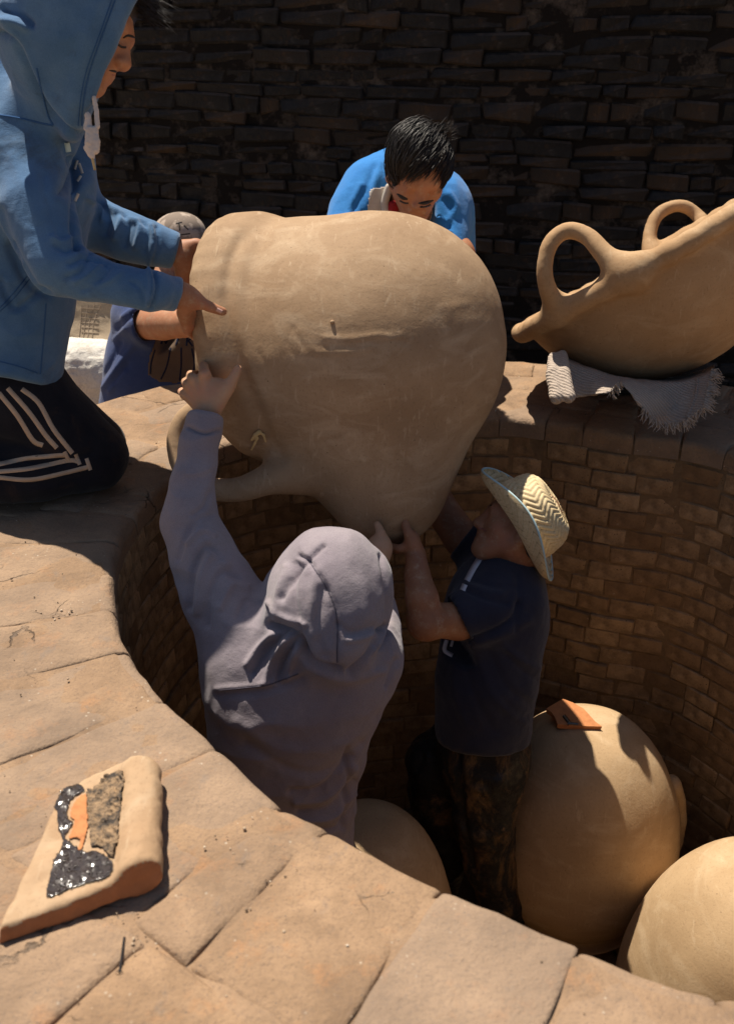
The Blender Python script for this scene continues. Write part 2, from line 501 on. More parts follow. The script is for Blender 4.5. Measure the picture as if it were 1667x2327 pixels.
def soot_mat(name):
    n = NB(name)
    r = n.rnd()
    big = n.noise(1.7, 4, .6); med = n.noise(14, 5, .7); fine = n.noise(90, 4, .7)
    col = n.mix(med, (.0035, .003, .0032), (.010, .0083, .008))
    brown = n.math('MULTIPLY', n.ramp(r, [(.6, 0.), (.98, .9)]), n.ramp(big, [(.42, .08), (.62, 1.)]))
    col = n.mix(brown, col, n.mix(med, (.010, .007, .006), (.10, .055, .026)))
    col = n.mix(n.ramp(n.noise(5, 6, .75, None, .5), [(.58, 0.), (.72, .55)]), col, (.10, .085, .08))
    col = n.mix(n.ramp(n.noise(8, 8, .82, (1, 1, 1.5), 1.0), [(.60, 0.), (.72, .8)]), col, (.26, .205, .165))
    col = n.mix(n.ramp(n.noise(3.3, 5, .7), [(.60, 0.), (.7, .5)]), col, (.13, .07, .032))
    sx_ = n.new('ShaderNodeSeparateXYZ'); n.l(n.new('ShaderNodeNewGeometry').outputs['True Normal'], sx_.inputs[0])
    col = n.mix(n.math('MULTIPLY', n.ramp(sx_.outputs['Z'], [(.2, 0.), (.7, .35)]), n.ramp(n.noise(11, 4, .7), [(.4, 0.), (.6, 1.)])), col, (.15, .105, .08))  # edge highlights put into the colour: upward faces paler in patches, as if lit
    return n.out(col, n.ramp(med, [(.3, .55), (.7, .9)]), [(med, .8, .012), (n.noise(45, 5, .75), .7, .006), (fine, .5, .0015)], .4)
def cloth_mat(name, base, alt=None, dirt=None, dirt_amt=.4, weave=520., sheen=.25, rib=None, bump=.35):
    n = NB(name)
    alt = alt or tuple(min(1, c * 1.25) for c in base)
    col = n.mix(n.ramp(n.noise(11, 5, .65), [(.35, 0.), (.65, 1.)]), base, alt)
    if dirt: col = n.mix(n.ramp(n.noise(8, 6, .75, None, .5), [(.56, 0.), (.70, dirt_amt)]), col, dirt)
    fine = n.noise(weave, 2, .6)
    col = n.mix(n.ramp(fine, [(.3, .35), (.6, 0.)]), col, tuple(c * .55 for c in base))
    bumps = [(n.noise(28, 4, .6), bump, .006), (n.noise(75, 4, .65, (1, 1, 1.8)), bump * .8, .003), (fine, .5, .0014)]
    if rib:
        mp = n.new('ShaderNodeMapping'); mp.inputs['Rotation'].default_value = rib[1]; n.l(n.tc, mp.inputs[0])
        wv = n.new('ShaderNodeTexWave', wave_type='BANDS', bands_direction='Z'); wv.inputs['Scale'].default_value = rib[0]
        wv.inputs['Distortion'].default_value = .6; wv.inputs['Detail'].default_value = 1
        n.l(mp.outputs[0], wv.inputs['Vector'])
        bumps.append((wv.outputs['Fac'], .35, .0015))
        col = n.mix(n.math('MULTIPLY', wv.outputs['Fac'], .22), col, tuple(c * .6 for c in base))
    return n.out(col, .92, bumps, .15, sheen)
def skin_mat(name, base, dark, red):
    n = NB(name)
    col = n.mix(n.ramp(n.noise(22, 4, .6), [(.35, 0.), (.65, 1.)]), base, dark)
    col = n.mix(n.ramp(n.noise(14, 3, .6), [(.5, 0.), (.7, .5)]), col, red)
    col = n.mix(n.ramp(n.noise(45, 5, .75), [(.52, 0.), (.70, .55)]), col, (.46, .335, .225))
    fine = n.noise(320, 3, .6)
    return n.out(col, .6, [(n.noise(90, 4, .65), .3, .0015), (fine, .3, .0005)], .4, **{'Subsurface Weight': .08, 'Subsurface Scale': .01})
def plain(name, c, rough=.8, spec=.3, var=.25, bscale=60, bump=.3):
    n = NB(name)
    col = n.mix(n.noise(bscale, 4, .65), tuple(x * (1 - var) for x in c), tuple(min(1, x * (1 + var)) for x in c))
    return n.out(col, rough, [(n.noise(bscale * 1.6, 4, .65), bump, .002)], spec)

M = {}
M['clay'] = clay_mat('grey_brown_raw_clay')
M['clay_dish'] = clay_mat('tan_raw_clay', (.46, .29, .155), (.37, .225, .115), (.54, .38, .23))
M['clay_dome'] = clay_mat('pale_raw_clay', (.49, .335, .19), (.40, .265, .145), (.57, .42, .265))
M['rim'] = rim_mat('worn_rim_brick')
M['mortar'] = plain('sandy_mortar', (.28, .195, .125), .95, .1, .5, 45, .8)
M['kiln'] = kiln_mat('kiln_brick')
M['kilnmortar'] = kiln_mat('kiln_mortar', (.36, .235, .13), (.26, .165, .085), (.15, .092, .048))
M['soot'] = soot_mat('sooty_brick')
n = NB('sooty_mortar')
_c = n.mix(n.ramp(n.noise(7, 6, .75), [(.5, 0.), (.68, 1.)]), (.010, .008, .007), (.10, .08, .065))
M['sootmortar'] = n.out(_c, .95, [(n.noise(40, 5, .7), .8, .006)], .2)
M['earth'] = plain('dry_earth', (.27, .19, .12), .95, .1, .4, 12, .8)
M['blue_hood'] = cloth_mat('faded_blue_fleece', (.068, .155, .30), (.10, .205, .37), (.055, .075, .10), .5)
M['blue_seam'] = plain('blue_thread', (.045, .11, .25), .9, .1, .2, 200)
M['blue_dark'] = plain('blue_shadowed_thread', (.03, .06, .15), .9, .1, .2, 200)
M['black_pants'] = cloth_mat('black_track_cloth', (.010, .011, .017), (.018, .018, .024), (.10, .055, .028), .35, 400, .1)
M['stripe'] = plain('dusty_cream_tape', (.50, .38, .28), .9, .1, .25, 40)
M['cord'] = plain('cream_cord', (.66, .58, .52), .9, .1, .2, 90, .6)
M['grey_hood'] = cloth_mat('mauve_grey_rib_knit', (.27, .228, .255), (.325, .28, .30), (.25, .20, .17), .35, 500, .2)
M['grey_seam'] = plain('grey_thread', (.13, .115, .14), .9, .1, .2, 200)
M['jersey'] = cloth_mat('bright_blue_jersey', (.03, .205, .56), (.04, .24, .62), None, 0, 500, .2)
M['cream'] = plain('cream_jersey_panel', (.58, .53, .47), .9, .1, .1, 60)
M['red'] = plain('red_collar_cloth', (.38, .035, .04), .9, .1, .2, 60)
M['navy'] = cloth_mat('navy_cotton', (.035, .06, .17), (.05, .08, .20), (.10, .08, .08), .25, 500, .15)
M['navy_ink'] = plain('dark_navy_print', (.008, .012, .035), .8, .2, .2, 90)
M['ball'] = plain('brown_shirt_print', (.13, .09, .065), .9, .1, .25, 30)
M['char'] = cloth_mat('charcoal_navy_cotton', (.024, .026, .045), (.036, .037, .056), (.07, .05, .045), .3, 500, .2)
M['white_print'] = plain('worn_white_print', (.62, .60, .64), .8, .2, .15, 90)
n = NB('muddy_black_trousers')
_c = n.mix(n.ramp(n.noise(9, 6, .75, (1, 1, .5), .7), [(.50, 0.), (.60, .9)]), (.010, .009, .009), n.mix(n.noise(60, 4, .7), (.05, .028, .012), (.22, .125, .055)))
_c = n.mix(n.ramp(n.noise(40, 5, .7), [(.62, 0.), (.72, .5)]), _c, (.13, .08, .05))
M['muddy'] = n.out(_c, n.ramp(n.noise(20, 4, .6), [(.4, .45), (.6, .9)]), [(n.noise(26, 5, .7), .9, .01), (n.noise(120, 3, .7), .5, .002)], .4)
M['skin_a'] = skin_mat('brown_skin', (.44, .205, .11), (.36, .155, .08), (.48, .18, .10))
M['skin_b'] = skin_mat('light_skin', (.56, .335, .205), (.50, .275, .16), (.58, .26, .17))
M['skin_c'] = skin_mat('tanned_skin', (.36, .165, .085), (.28, .12, .062), (.38, .145, .085))
M['nail'] = plain('fingernail', (.60, .36, .30), .35, .5, .1, 60, .05)
M['lip'] = plain('lips', (.33, .12, .09), .5, .4, .15, 80, .1)
M['eye'] = plain('dark_eye', (.02, .013, .01), .3, .5, .2, 60, .05)
n = NB('black_hair')
_s = n.noise(30, 3, .6)
M['hair'] = n.out(n.mix(_s, (.006, .005, .005), (.03, .022, .018)), .5, [], .4)
n = NB('woven_straw')
_g = n.new('ShaderNodeAttribute'); _g.attribute_name = 'weave'
_w = n.noise(55, 4, .65)
_c = n.mix(_w, (.62, .45, .235), (.80, .66, .42))
_c = n.mix(n.ramp(n.noise(170, 2, .6), [(.35, .4), (.55, 0.)]), _c, (.50, .33, .15))
_c = n.mix(n.ramp(_g.outputs['Fac'], [(.10, .85), (.42, 0.)]), _c, (.20, .125, .05))
M['straw'] = n.out(_c, .62, [(n.noise(240, 2, .5), .3, .0006)], .35)
M['binding'] = plain('pale_blue_binding', (.45, .60, .62), .7, .3, .2, 90)
n = NB('washed_camouflage_cap')
_c = n.mix(n.ramp(n.noise(20, 3, .6), [(.48, 0.), (.52, 1.)]), (.42, .34, .28), (.24, .19, .155))
M['cap'] = n.out(_c, .9, [(n.noise(80, 3, .6), .3, .002)], .1)
M['ink'] = plain('black_marker', (.02, .018, .02), .8, .2, .2, 60)
M['tile'] = clay_mat('weathered_tile_skin', (.45, .305, .185), (.37, .235, .135), (.53, .39, .26))
M['terracotta'] = plain('broken_terracotta', (.40, .165, .075), .9, .15, .25, 50, .7)
M['orange'] = plain('fresh_orange_clay', (.50, .205, .085), .9, .15, .35, 45, .8)
n = NB('wet_black_tar')
_b = n.noise(130, 3, .6)
M['tar'] = n.out(n.mix(n.noise(50, 4, .7), (.012, .009, .008), (.075, .055, .043)), .13, [(_b, .22, .003)], 1.0)
n = NB('gritty_brown_residue')
_c = n.mix(n.ramp(n.noise(60, 5, .75), [(.4, 0.), (.6, 1.)]), (.05, .038, .03), (.33, .215, .12))
M['residue'] = n.out(_c, .7, [(n.noise(90, 4, .7), 1., .008)], .4)
n = NB('coarse_cotton_rug')
_wv = n.new('ShaderNodeTexWave', wave_type='BANDS', bands_direction='DIAGONAL'); _wv.inputs['Scale'].default_value = 42; _wv.inputs['Distortion'].default_value = 2.5; _wv.inputs['Detail'].default_value = 2; _wv.inputs['Detail Scale'].default_value = 4
n.l(n.tc, _wv.inputs['Vector'])
_c = n.mix(_wv.outputs['Fac'], (.26, .21, .17), (.47, .39, .33))
_c = n.mix(n.noise(6, 4, .6), _c, (.50, .41, .34))
M['rug'] = n.out(_c, .95, [(_wv.outputs['Fac'], .6, .004), (n.noise(200, 3, .7), .6, .003)], .1)
M['sack'] = cloth_mat('woven_sack', (.40, .31, .215), (.47, .37, .26), (.30, .22, .15), .4, 260, .1)
M['sackprint'] = plain('faded_sack_print', (.34, .265, .195), .9, .1, .2, 60)
M['sackblue'] = plain('faded_blue_sack_print', (.24, .27, .36), .9, .1, .2, 60)
M['whitesack'] = cloth_mat('white_woven_sack', (.70, .65, .57), (.76, .71, .64), (.30, .22, .15), .6, 160, .1, None, .9)
n = NB('pale_grit'); M['grit'] = n.out(n.ramp(n.rnd(), [(.0, (.10, .075, .055)), (.45, (.30, .21, .14)), (.8, (.45, .34, .24)), (1., (.66, .58, .48))]), .9, [], .2)
M['twine'] = plain('dry_husk', (.62, .45, .22), .8, .2, .3, 60, .4)
M['pit'] = plain('pit_floor_dirt', (.12, .08, .05), .95, .1, .4, 14, .8)
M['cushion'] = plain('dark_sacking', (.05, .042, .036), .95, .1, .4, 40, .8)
# ------------------------------------------------------------------ the kiln: a round brick pit with a broad worn rim
px_pts = [(500, 1012), (400, 1075), (322, 1150), (268, 1245), (262, 1380), (300, 1480), (380, 1580), (500, 1690), (620, 1800),
          (770, 1885), (1010, 2010), (1320, 2135), (1667, 2250)]
ctrl = [onz(x, y)[:2] for x, y in px_pts] + [np.array(p) for p in ((.80, .86), (1.12, 1.08), (1.30, 1.45), (1.29, 1.92))] + \
       [onz(x, y)[:2] for x, y in ((1667, 1030), (1400, 985), (1250, 960), (1110, 950), (700, 975))]
def closed_spline(P, n):
    P = [np.asarray(p) for p in P]; m = len(P); out = []
    for i in range(m):
        a, b, c, d = P[i - 1], P[i], P[(i + 1) % m], P[(i + 2) % m]
        for j in range(n):
            t = j / n
            out.append(.5 * (2 * b + (c - a) * t + (2 * a - 5 * b + 4 * c - d) * t * t + (3 * b - a - 3 * c + d) * t ** 3))
    return np.array(out)
raw = closed_spline(ctrl, 30)
def resample(P, n):
    Q = np.vstack([P, P[:1]]); s = np.r_[0, np.cumsum(np.linalg.norm(np.diff(Q, axis=0), axis=1))]
    t = np.linspace(0, s[-1], n, endpoint=False)
    return np.stack([np.interp(t, s, Q[:, 0]), np.interp(t, s, Q[:, 1])], 1), s[-1]
NC = 480
CC, CLEN = resample(raw, NC)
tang = np.roll(CC, -1, 0) - np.roll(CC, 1, 0)
for _ in range(30): tang = (np.roll(tang, 1, 0) + tang * 2 + np.roll(tang, -1, 0)) / 4
tang /= np.linalg.norm(tang, axis=1)[:, None]
CN = np.stack([tang[:, 1], -tang[:, 0]], 1)
if ((CC + CN * .1 - CC.mean(0)) ** 2).sum() < ((CC - CC.mean(0)) ** 2).sum(): CN = -CN
def curve(s):
    """point and outward normal at arc length s"""
    f = (s / CLEN * NC) % NC; i = int(f); g = f - i
    p = CC[i] * (1 - g) + CC[(i + 1) % NC] * g; q = CN[i] * (1 - g) + CN[(i + 1) % NC] * g
    return p, q / np.linalg.norm(q)
def arc_of(x, y):
    p = onz(x, y)[:2]; return int(np.argmin(((CC - p) ** 2).sum(1))) * CLEN / NC
GROUND, FLOOR = -.62, -1.5
def rimw(p):
    """how wide the rim is where it passes p"""
    far = np.clip((p[1] - 2.0) / .5, 0, 1); left = np.clip((-p[0] - .1) / .4, 0, 1) * (1 - far)
    return .52 * far + (1 - far) * (.62 + .30 * left)

kiln = empty('brick_kiln', (*CC.mean(0), 0))
tag(kiln, 'round sunken brick kiln with a broad worn rim around the working men', 'kiln')
# core of earth mortar, recessed behind the bricks
V, F = [], []
rows = []
zs_in = list(np.linspace(FLOOR, -.03, 14))
for i in range(NC):
    p, q = CC[i], CN[i]; w = rimw(p)
    col = [(*(p + q * .0042), z) for z in zs_in] + [(*(p + q * .016), -.012)]
    for d in np.linspace(.03, w, 16)[0:]: col.append((*(p + q * d), -.0032))
    col += [(*(p + q * w), -.05), (*(p + q * (w + .01)), GROUND - .05)]
    V += col
m = len(V) // NC
V = np.array(V)
nz = fbm(V * 14, 3, 5)
top = V[:, 2] > -.02
V[top, 2] += nz[top] * .004 - .001
inn = ~top & (np.tile(np.arange(m), NC) < 14)
F = [[i * m + k, i * m + k + 1, ((i + 1) % NC) * m + k + 1, ((i + 1) % NC) * m + k] for i in range(NC) for k in range(m - 1)]
F = np.array(F)
nn_ = normals(V, F); mid = V.mean(0)
if nn_[m * 10 + 20][2] < 0: F = F[:, ::-1]
core = mk('mortar', V, F, M['rim'], kiln)
core.data.materials.append(M['kilnmortar'])
mi = np.array([1 if (k % (m - 1)) < 13 else 0 for k in range(len(F))], np.int32)
core.data.polygons.foreach_set('material_index', mi)

def rim_brick(s0, s1, d0_, d1_, seed, nu=12, nv=16, ztop=0.0, worn=False):
    rs = random.Random(seed); gap = .0018
    tilt = (rs.uniform(-.0025, .0025), rs.uniform(-.002, .0025)); dz = rs.uniform(-.0025, .002)
    us = np.r_[0, .02, .05, np.linspace(.1, .9, nu - 6), .95, .98, 1]; vv = np.r_[0, .012, .03, .06, np.linspace(.1, .9, nv - 7), .96, .985, 1]
    V = []; base = []; LV = []
    chip = [rs.uniform(.0025, .008) for _ in range(4)]
    for u in us:
        for v in vv:
            s = s0 + gap + (s1 - s0 - 2 * gap) * u; p, q = curve(s)
            d0 = d0_(p) if callable(d0_) else d0_; d1 = d1_(p) if callable(d1_) else d1_
            d = d0 + gap + (d1 - d0 - 2 * gap) * v
            if d0 == 0: d = max(d - gap, 0)
            x = p + q * d
            base.append((x[0], x[1], 0)); V.append([u, v, s, d]); LV.append(d1 - d0)
    base = np.array(base); A = np.array(V)
    wob = fbm(base * 22 + seed * .37, 2, 3); wob2 = fbm(base * 22 + 50 + seed * .37, 2, 4)
    eu = np.minimum(A[:, 0], 1 - A[:, 0]) * (s1 - s0); LV = np.array(LV); ev1 = (1 - A[:, 1]) * LV; ev0 = A[:, 1] * LV
    nearedge = np.exp(-np.minimum(eu, np.minimum(ev0, ev1)) / .012)
    base[:, 0] += wob * .004 * nearedge; base[:, 1] += wob2 * .004 * nearedge
    z = ztop + dz + tilt[0] * (A[:, 0] - .5) * 2 + tilt[1] * (A[:, 1] - .5) * 2
    z += fbm(base * 9 + seed, 3, 8) * .0035 + fbm(base * 40 + seed, 2, 9) * .0012
    jag = 1 + .6 * fbm(base * 30, 2, 6)
    z -= chip[0] * np.exp(-(eu / (.006 * np.clip(jag, .4, 2))) ** 1.0) + .007 * np.exp(-(ev1 / .006))
    if d0 == 0:
        rr = .026 if not worn else .018
        tt = np.clip(1 - ev0 / (rr * np.clip(1 + .35 * fbm(base * 25, 2, 2), .5, 1.6)), 0, 1); z -= rr * (1 - np.sqrt(np.maximum(0, 1 - tt * tt)))
    else: z -= .007 * np.exp(-(ev0 / .006))
    base[:, 2] = z
    NU, NV = len(us), len(vv)
    F = [[a * NV + b, (a + 1) * NV + b, (a + 1) * NV + b + 1, a * NV + b + 1] for a in range(NU - 1) for b in range(NV - 1)]
    ring = [a * NV for a in range(NU)] + [(NU - 1) * NV + b for b in range(1, NV)] + [a * NV + NV - 1 for a in range(NU - 2, -1, -1)] + [b for b in range(NV - 2, 0, -1)]
    Vn = list(base)
    lows = []
    for zz in (-.032, -.058):
        low = []
        for r in ring:
            b = base[r].copy(); b[2] = min(zz, b[2] - .004); low.append(len(Vn)); Vn.append(b)
        lows.append(low)
    prev = ring
    for low in lows:
        for i in range(len(ring)):
            j = (i + 1) % len(ring); F.append([prev[j], prev[i], low[i], low[j]])
        prev = low
    Vn = np.array(Vn); F = np.array(F)
    if normals(Vn, F)[NV * (NU // 2) + NV // 2][2] < 0: F = F[:, ::-1]
    return Vn, F

marks = [(262, 1295), (264, 1383), (297, 1474), (378, 1575), (493, 1690), (640, 1818), (752, 1878), (1012, 2012), (1318, 2134), (1640, 2242)]
ss = sorted(arc_of(*m_) for m_ in marks)
S0 = ss[0]; joints = [S0]
for a, b in zip(ss, ss[1:] + [S0 + CLEN]):
    L = b - a; k = max(1, int(round(L / .128))) if L > .22 else 1
    rs_ = random.Random(int(a * 1000))
    cutp = [a + L * (j + 1) / k + (rs_.uniform(-.012, .012) if j < k - 1 else 0) for j in range(k)]
    joints += cutp
def r1w(p): return .30 + .17 * float(np.clip((-p[0] - .12) / .28, 0, 1))
nb = 0
for a, b in zip(joints[:-1], joints[1:]):
    p, _ = curve((a + b) / 2)
    far = p[1] > 2.15
    d1 = .135 if far else (lambda q_: r1w(q_) - .002)
    V, F = rim_brick(a, b, 0, d1, nb, worn=far)
    mk('coping_brick', V, F, M['rim'], kiln); nb += 1
    if far: V, F = rim_brick(a + .004, b + .004, d1, d1 + .11, nb + 200); mk('coping_brick', V, F, M['rim'], kiln)
def ring(d0f, d1f, width, seed, jit=.03, sel=lambda p: True):
    rs = random.Random(seed); s = rs.uniform(0, .1); e = s + CLEN; k = seed * 100
    while s < e - .05:
        b = min(e, s + width + rs.uniform(-jit, jit))
        if e - b < .06: b = e
        p, _ = curve((s + b) / 2)
        if sel(p):
            V, F = rim_brick(s, b, d0f, d1f, k, 12, 14); mk('paving_brick', V, F, M['rim'], kiln)
        s = b; k += 1
isfar = lambda p: p[1] > 2.15
ring(lambda p: .247, lambda p: .375, .19, 11, .05, isfar)
ring(lambda p: r1w(p) + .001, lambda p: r1w(p) + .20, .21, 14, .05, lambda p: not isfar(p))
ring(lambda p: .378, lambda p: rimw(p) - .004, .23, 12, .05, isfar)
ring(lambda p: r1w(p) + .203, lambda p: max(r1w(p) + .26, rimw(p) - .01), .23, 15, .05, lambda p: not isfar(p))

# bricks of the pit wall: a handful of shared shapes
def brick_mesh(name, l, w, h, seed, mat, c=.006, jit=.004):
    rs = random.Random(seed); V = []; X, Y, Z = l / 2, w / 2, h / 2
    idx = {}
    for sx in (-1, 1):
        for sy in (-1, 1):
            for sz in (-1, 1):
                j = [rs.uniform(-jit, jit) for _ in range(3)]
                for ax in range(3):
                    q = [sx * (X - c), sy * (Y - c), sz * (Z - c)]; q[ax] = (sx * X, sy * Y, sz * Z)[ax]
                    idx[sx, sy, sz, ax] = len(V); V.append([q[i] + j[i] + rs.uniform(-.0012, .0012) for i in range(3)])
    F = []
    for ax in range(3):
        o = [a for a in range(3) if a != ax]
        for s in (-1, 1):
            f = []
            for a, b in ((-1, -1), (1, -1), (1, 1), (-1, 1)):
                k = [0, 0, 0]; k[ax] = s; k[o[0]] = a; k[o[1]] = b; f.append(idx[(*k, ax)])
            F.append(f)
        for a in (-1, 1):
            for b in (-1, 1):
                k0 = [0, 0, 0]; k0[o[0]] = a; k0[o[1]] = b; k1 = list(k0); k0[ax] = -1; k1[ax] = 1
                F.append([idx[(*k0, o[0])], idx[(*k1, o[0])], idx[(*k1, o[1])], idx[(*k0, o[1])]])
    for sx in (-1, 1):
        for sy in (-1, 1):
            for sz in (-1, 1): F.append([idx[sx, sy, sz, 0], idx[sx, sy, sz, 1], idx[sx, sy, sz, 2]])
    import bmesh
    bm = bmesh.new(); vs_ = [bm.verts.new(v) for v in V]
    for f in F: bm.faces.new([vs_[i] for i in f])
    bmesh.ops.recalc_face_normals(bm, faces=bm.faces)
    me = bpy.data.meshes.new(name); bm.to_mesh(me); bm.free(); me.materials.append(mat)
    return me
def lay(name_parent, spots, meshes, mat, limit, name='brick', stuffname='far_bricks'):
    """spots: (position, angle, (sx, sy, sz), variant). The largest in the picture become objects, the rest one piece"""
    big = []
    for i, (p, a, sc, v) in enumerate(spots):
        x, y, t = proj(p[None, :]); x, y, t = x[0], y[0], t[0]
        face = np.array([math.sin(a), -math.cos(a), 0])       # outward (local -Y)
        vis = t > .2 and -60 < x < PW + 60 and -60 < y < PH + 60 and face @ (CAMP - p) > 0
        big.append((-(1 / t if vis else -1), i))
    big.sort(); chosen = set(i for k, i in big[:limit] if k < 0)
    Vs, Fs, o = [], [], 0
    data = [(np.array([v.co[:] for v in me.vertices]), [list(f.vertices) for f in me.polygons]) for me in meshes]
    for i, (p, a, sc, v) in enumerate(spots):
        if i in chosen:
            ob = link(name, meshes[v], name_parent)
            ob.location = tuple(p); ob.rotation_euler = (0, 0, a); ob.scale = sc
        else:
            D, FF = data[v]; ca, sa = math.cos(a), math.sin(a); D = D * np.array(sc)
            D = np.stack([D[:, 0] * ca - D[:, 1] * sa, D[:, 0] * sa + D[:, 1] * ca, D[:, 2]], 1) + p
            Vs.append(D); Fs += [[k + o for k in f] for f in FF]; o += len(D)
    if Vs:
        me = bpy.data.meshes.new(stuffname); me.from_pydata(np.concatenate(Vs).tolist(), [], Fs); me.materials.append(mat)
        tag(link(stuffname, me, name_parent), kind='stuff')
kb = [brick_mesh('kiln_brick', .108, .10, .052, 40 + i, M['kiln'], .0038, .003) for i in range(8)]
spots = []; rs = random.Random(5)
zc = -.090; k = 0
while zc > FLOOR + .02:
    s = (k % 2) * .06 + rs.uniform(0, .02); e = s + CLEN
    while s < e - .03:
        wdt = rs.uniform(.098, .136)
        if s + wdt > e - .04: wdt = e - s
        p, q = curve(s + wdt / 2)
        a = math.atan2(q[1], q[0]) - math.pi / 2
        depth = rs.uniform(-.0025, .0025) if k < 9 else rs.uniform(-.009, .004) + (.003 if rs.random() < .05 else 0)
        low = k > 9
        spots.append((np.array([*(p + q * (.05 + depth)), zc + rs.uniform(-.003, .003)]), a + rs.uniform(-.02, .02),
                      ((wdt - (.005 if not low else .003)) / .108, 1, rs.uniform(.98, 1.08)), rs.randrange(8)))
        s += wdt
    zc -= .060; k += 1
lay(kiln, spots, kb, M['kiln'], 300, 'brick', 'lower_bricks')

# pit floor, ground
ang = np.arange(NC)
V = np.vstack([np.c_[CC + CN * .03, np.full(NC, FLOOR)], [[*CC.mean(0), FLOOR]]])
F = np.array([[i, (i + 1) % NC, NC] for i in range(NC)])
if np.cross(V[F[0, 1]] - V[F[0, 0]], V[F[0, 2]] - V[F[0, 0]])[2] < 0: F = F[:, ::-1]
tag(mk('pit_floor', V, F, M['pit']), kind='structure')
V, F = [], []
for i in range(NC):
    p, q = CC[i], CN[i]; b = p + q * (rimw(p) - .02); dr = unit(b - CC.mean(0))
    for d in (0, .3, 1., 3, 9, 40, 300, 1500): V.append((*(b + dr * d), GROUND + .02 * math.sin(i * .7 + d * 3) * (d > 0) * (d < 5)))
F = [[i * 8 + k, ((i + 1) % NC) * 8 + k, ((i + 1) % NC) * 8 + k + 1, i * 8 + k + 1] for i in range(NC) for k in range(7)]
V, F = np.array(V), np.array(F)
if normals(V, F)[5][2] < 0: F = F[:, ::-1]
tag(mk('ground', V, F, M['earth']), kind='structure')

# ------------------------------------------------------------------ the soot-blackened wall behind
wall = empty('brick_wall', (0, 4.7, GROUND))
tag(wall, 'tall soot-blackened old brick wall behind the kiln', 'wall')
def wally(x): return 4.72 - .27 * x + .035 * x * x
def wallang(x): return math.atan(-.27 + .07 * x)
V, F = [], []
xs = np.linspace(-4.2, 3.6, 90); zs = np.linspace(GROUND - .05, 2.35, 40)
for x in xs:
    for z in zs: V.append((x, wally(x) + .013, z))
nzs = len(zs); nf = len(V)
for x in xs:
    for z in zs: V.append((x, wally(x) + .40, z))
idx = lambda a, b, k: k * nf + a * nzs + b
for a in range(len(xs) - 1):
    for b in range(nzs - 1):
        F.append([idx(a, b, 0), idx(a + 1, b, 0), idx(a + 1, b + 1, 0), idx(a, b + 1, 0)])
        F.append([idx(a, b, 1), idx(a, b + 1, 1), idx(a + 1, b + 1, 1), idx(a + 1, b, 1)])
    F.append([idx(a, nzs - 1, 0), idx(a + 1, nzs - 1, 0), idx(a + 1, nzs - 1, 1), idx(a, nzs - 1, 1)])
for a in (0, len(xs) - 1):
    for b in range(nzs - 1): F.append([idx(a, b, 0), idx(a, b + 1, 0), idx(a, b + 1, 1), idx(a, b, 1)])
V = np.array(V); F = np.array(F)
V[:nf, 1] += fbm(V[:nf] * 9, 3, 21) * .012
mk('mortar', V, F, M['sootmortar'], wall)
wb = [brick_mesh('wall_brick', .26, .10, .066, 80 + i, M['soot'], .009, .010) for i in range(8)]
spots = []; rs = random.Random(9); z = GROUND + .02; k = 0
while z < 2.3:
    x = -4.15 + rs.uniform(0, .26)
    hgt = rs.choice([.050, .058, .066, .045, .072])
    while x < 3.5:
        wd = rs.choice([.25, .27, .29, .22, .13, .18, .33, .10])
        wd = min(wd, 3.55 - x)
        if wd < .07: break
        xc = x + wd / 2 * math.cos(wallang(x)); a = wallang(xc)
        dep = rs.gauss(0, .0065) + (.012 if rs.random() < .07 else 0)
        spots.append((np.array([xc + .05 * math.sin(-a), wally(xc) + .05 + dep, z + hgt / 2 + .012 * math.sin(xc * 2.1 + k)]), a + rs.uniform(-.03, .03),
                      ((wd - .010) / .26, 1, hgt / .066), rs.randrange(8)))
        x += wd * math.cos(a)
    z += hgt + .011; k += 1
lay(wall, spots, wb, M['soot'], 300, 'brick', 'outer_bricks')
# ------------------------------------------------------------------ the great jar held over the pit
JD = -.10
aj = lambda x, y, t: at(x, y, t + JD)
s = Sdf()
s.cone(aj(812, 800, 2.60), aj(876, 1118, 2.58), .333, .136, .02); s.cone(aj(884, 850, 2.60), aj(884, 1090, 2.58), .255, .145, .03)
s.cone(aj(702, 780, 2.62), aj(690, 805, 2.62), .283, k=.05); s.cone(aj(668, 700, 2.62), aj(650, 800, 2.62), .215, k=.04)
s.cone(aj(886, 757, 2.62), aj(890, 785, 2.62), .287, k=.05)
e1 = (aj(618, 1010, 2.62) - aj(566, 524, 2.66)) / 2
Cr = (aj(618, 1010, 2.62) + aj(566, 524, 2.66)) / 2
e2 = aj(466, 712, 2.42) - Cr; e2 = e2 - unit(e1) * (e2 @ unit(e1)); e2 = unit(e2) * max(np.linalg.norm(e2), .25)
nm = unit(np.cross(e1, e2)); nm = nm if nm @ RIGHT < 0 else -nm
NR = 36
rp = [(Cr + math.cos(2 * math.pi * i / NR) * e1 + math.sin(2 * math.pi * i / NR) * e2, .031) for i in range(NR + 1)]
rp2 = [(Cr - nm * .05 + .92 * (math.cos(2 * math.pi * i / NR) * e1 + math.sin(2 * math.pi * i / NR) * e2), .045) for i in range(NR + 1)]
s.chain(rp2, .05); s.chain(rp, .04)
s.chain([(aj(606, 526, 2.86), .022), (aj(545, 516, 2.84), .026), (aj(505, 522, 2.80), .026), (aj(478, 550, 2.74), .025), (aj(462, 595, 2.66), .025)], .05)
# hollow: the mouth faces left and away
s.cone(Cr + nm * .14, Cr + nm * .6, .19, .22, .02, sub=True)
s.cone(aj(812, 800, 2.60), aj(878, 1122, 2.58), .305, .10, .02, sub=True)
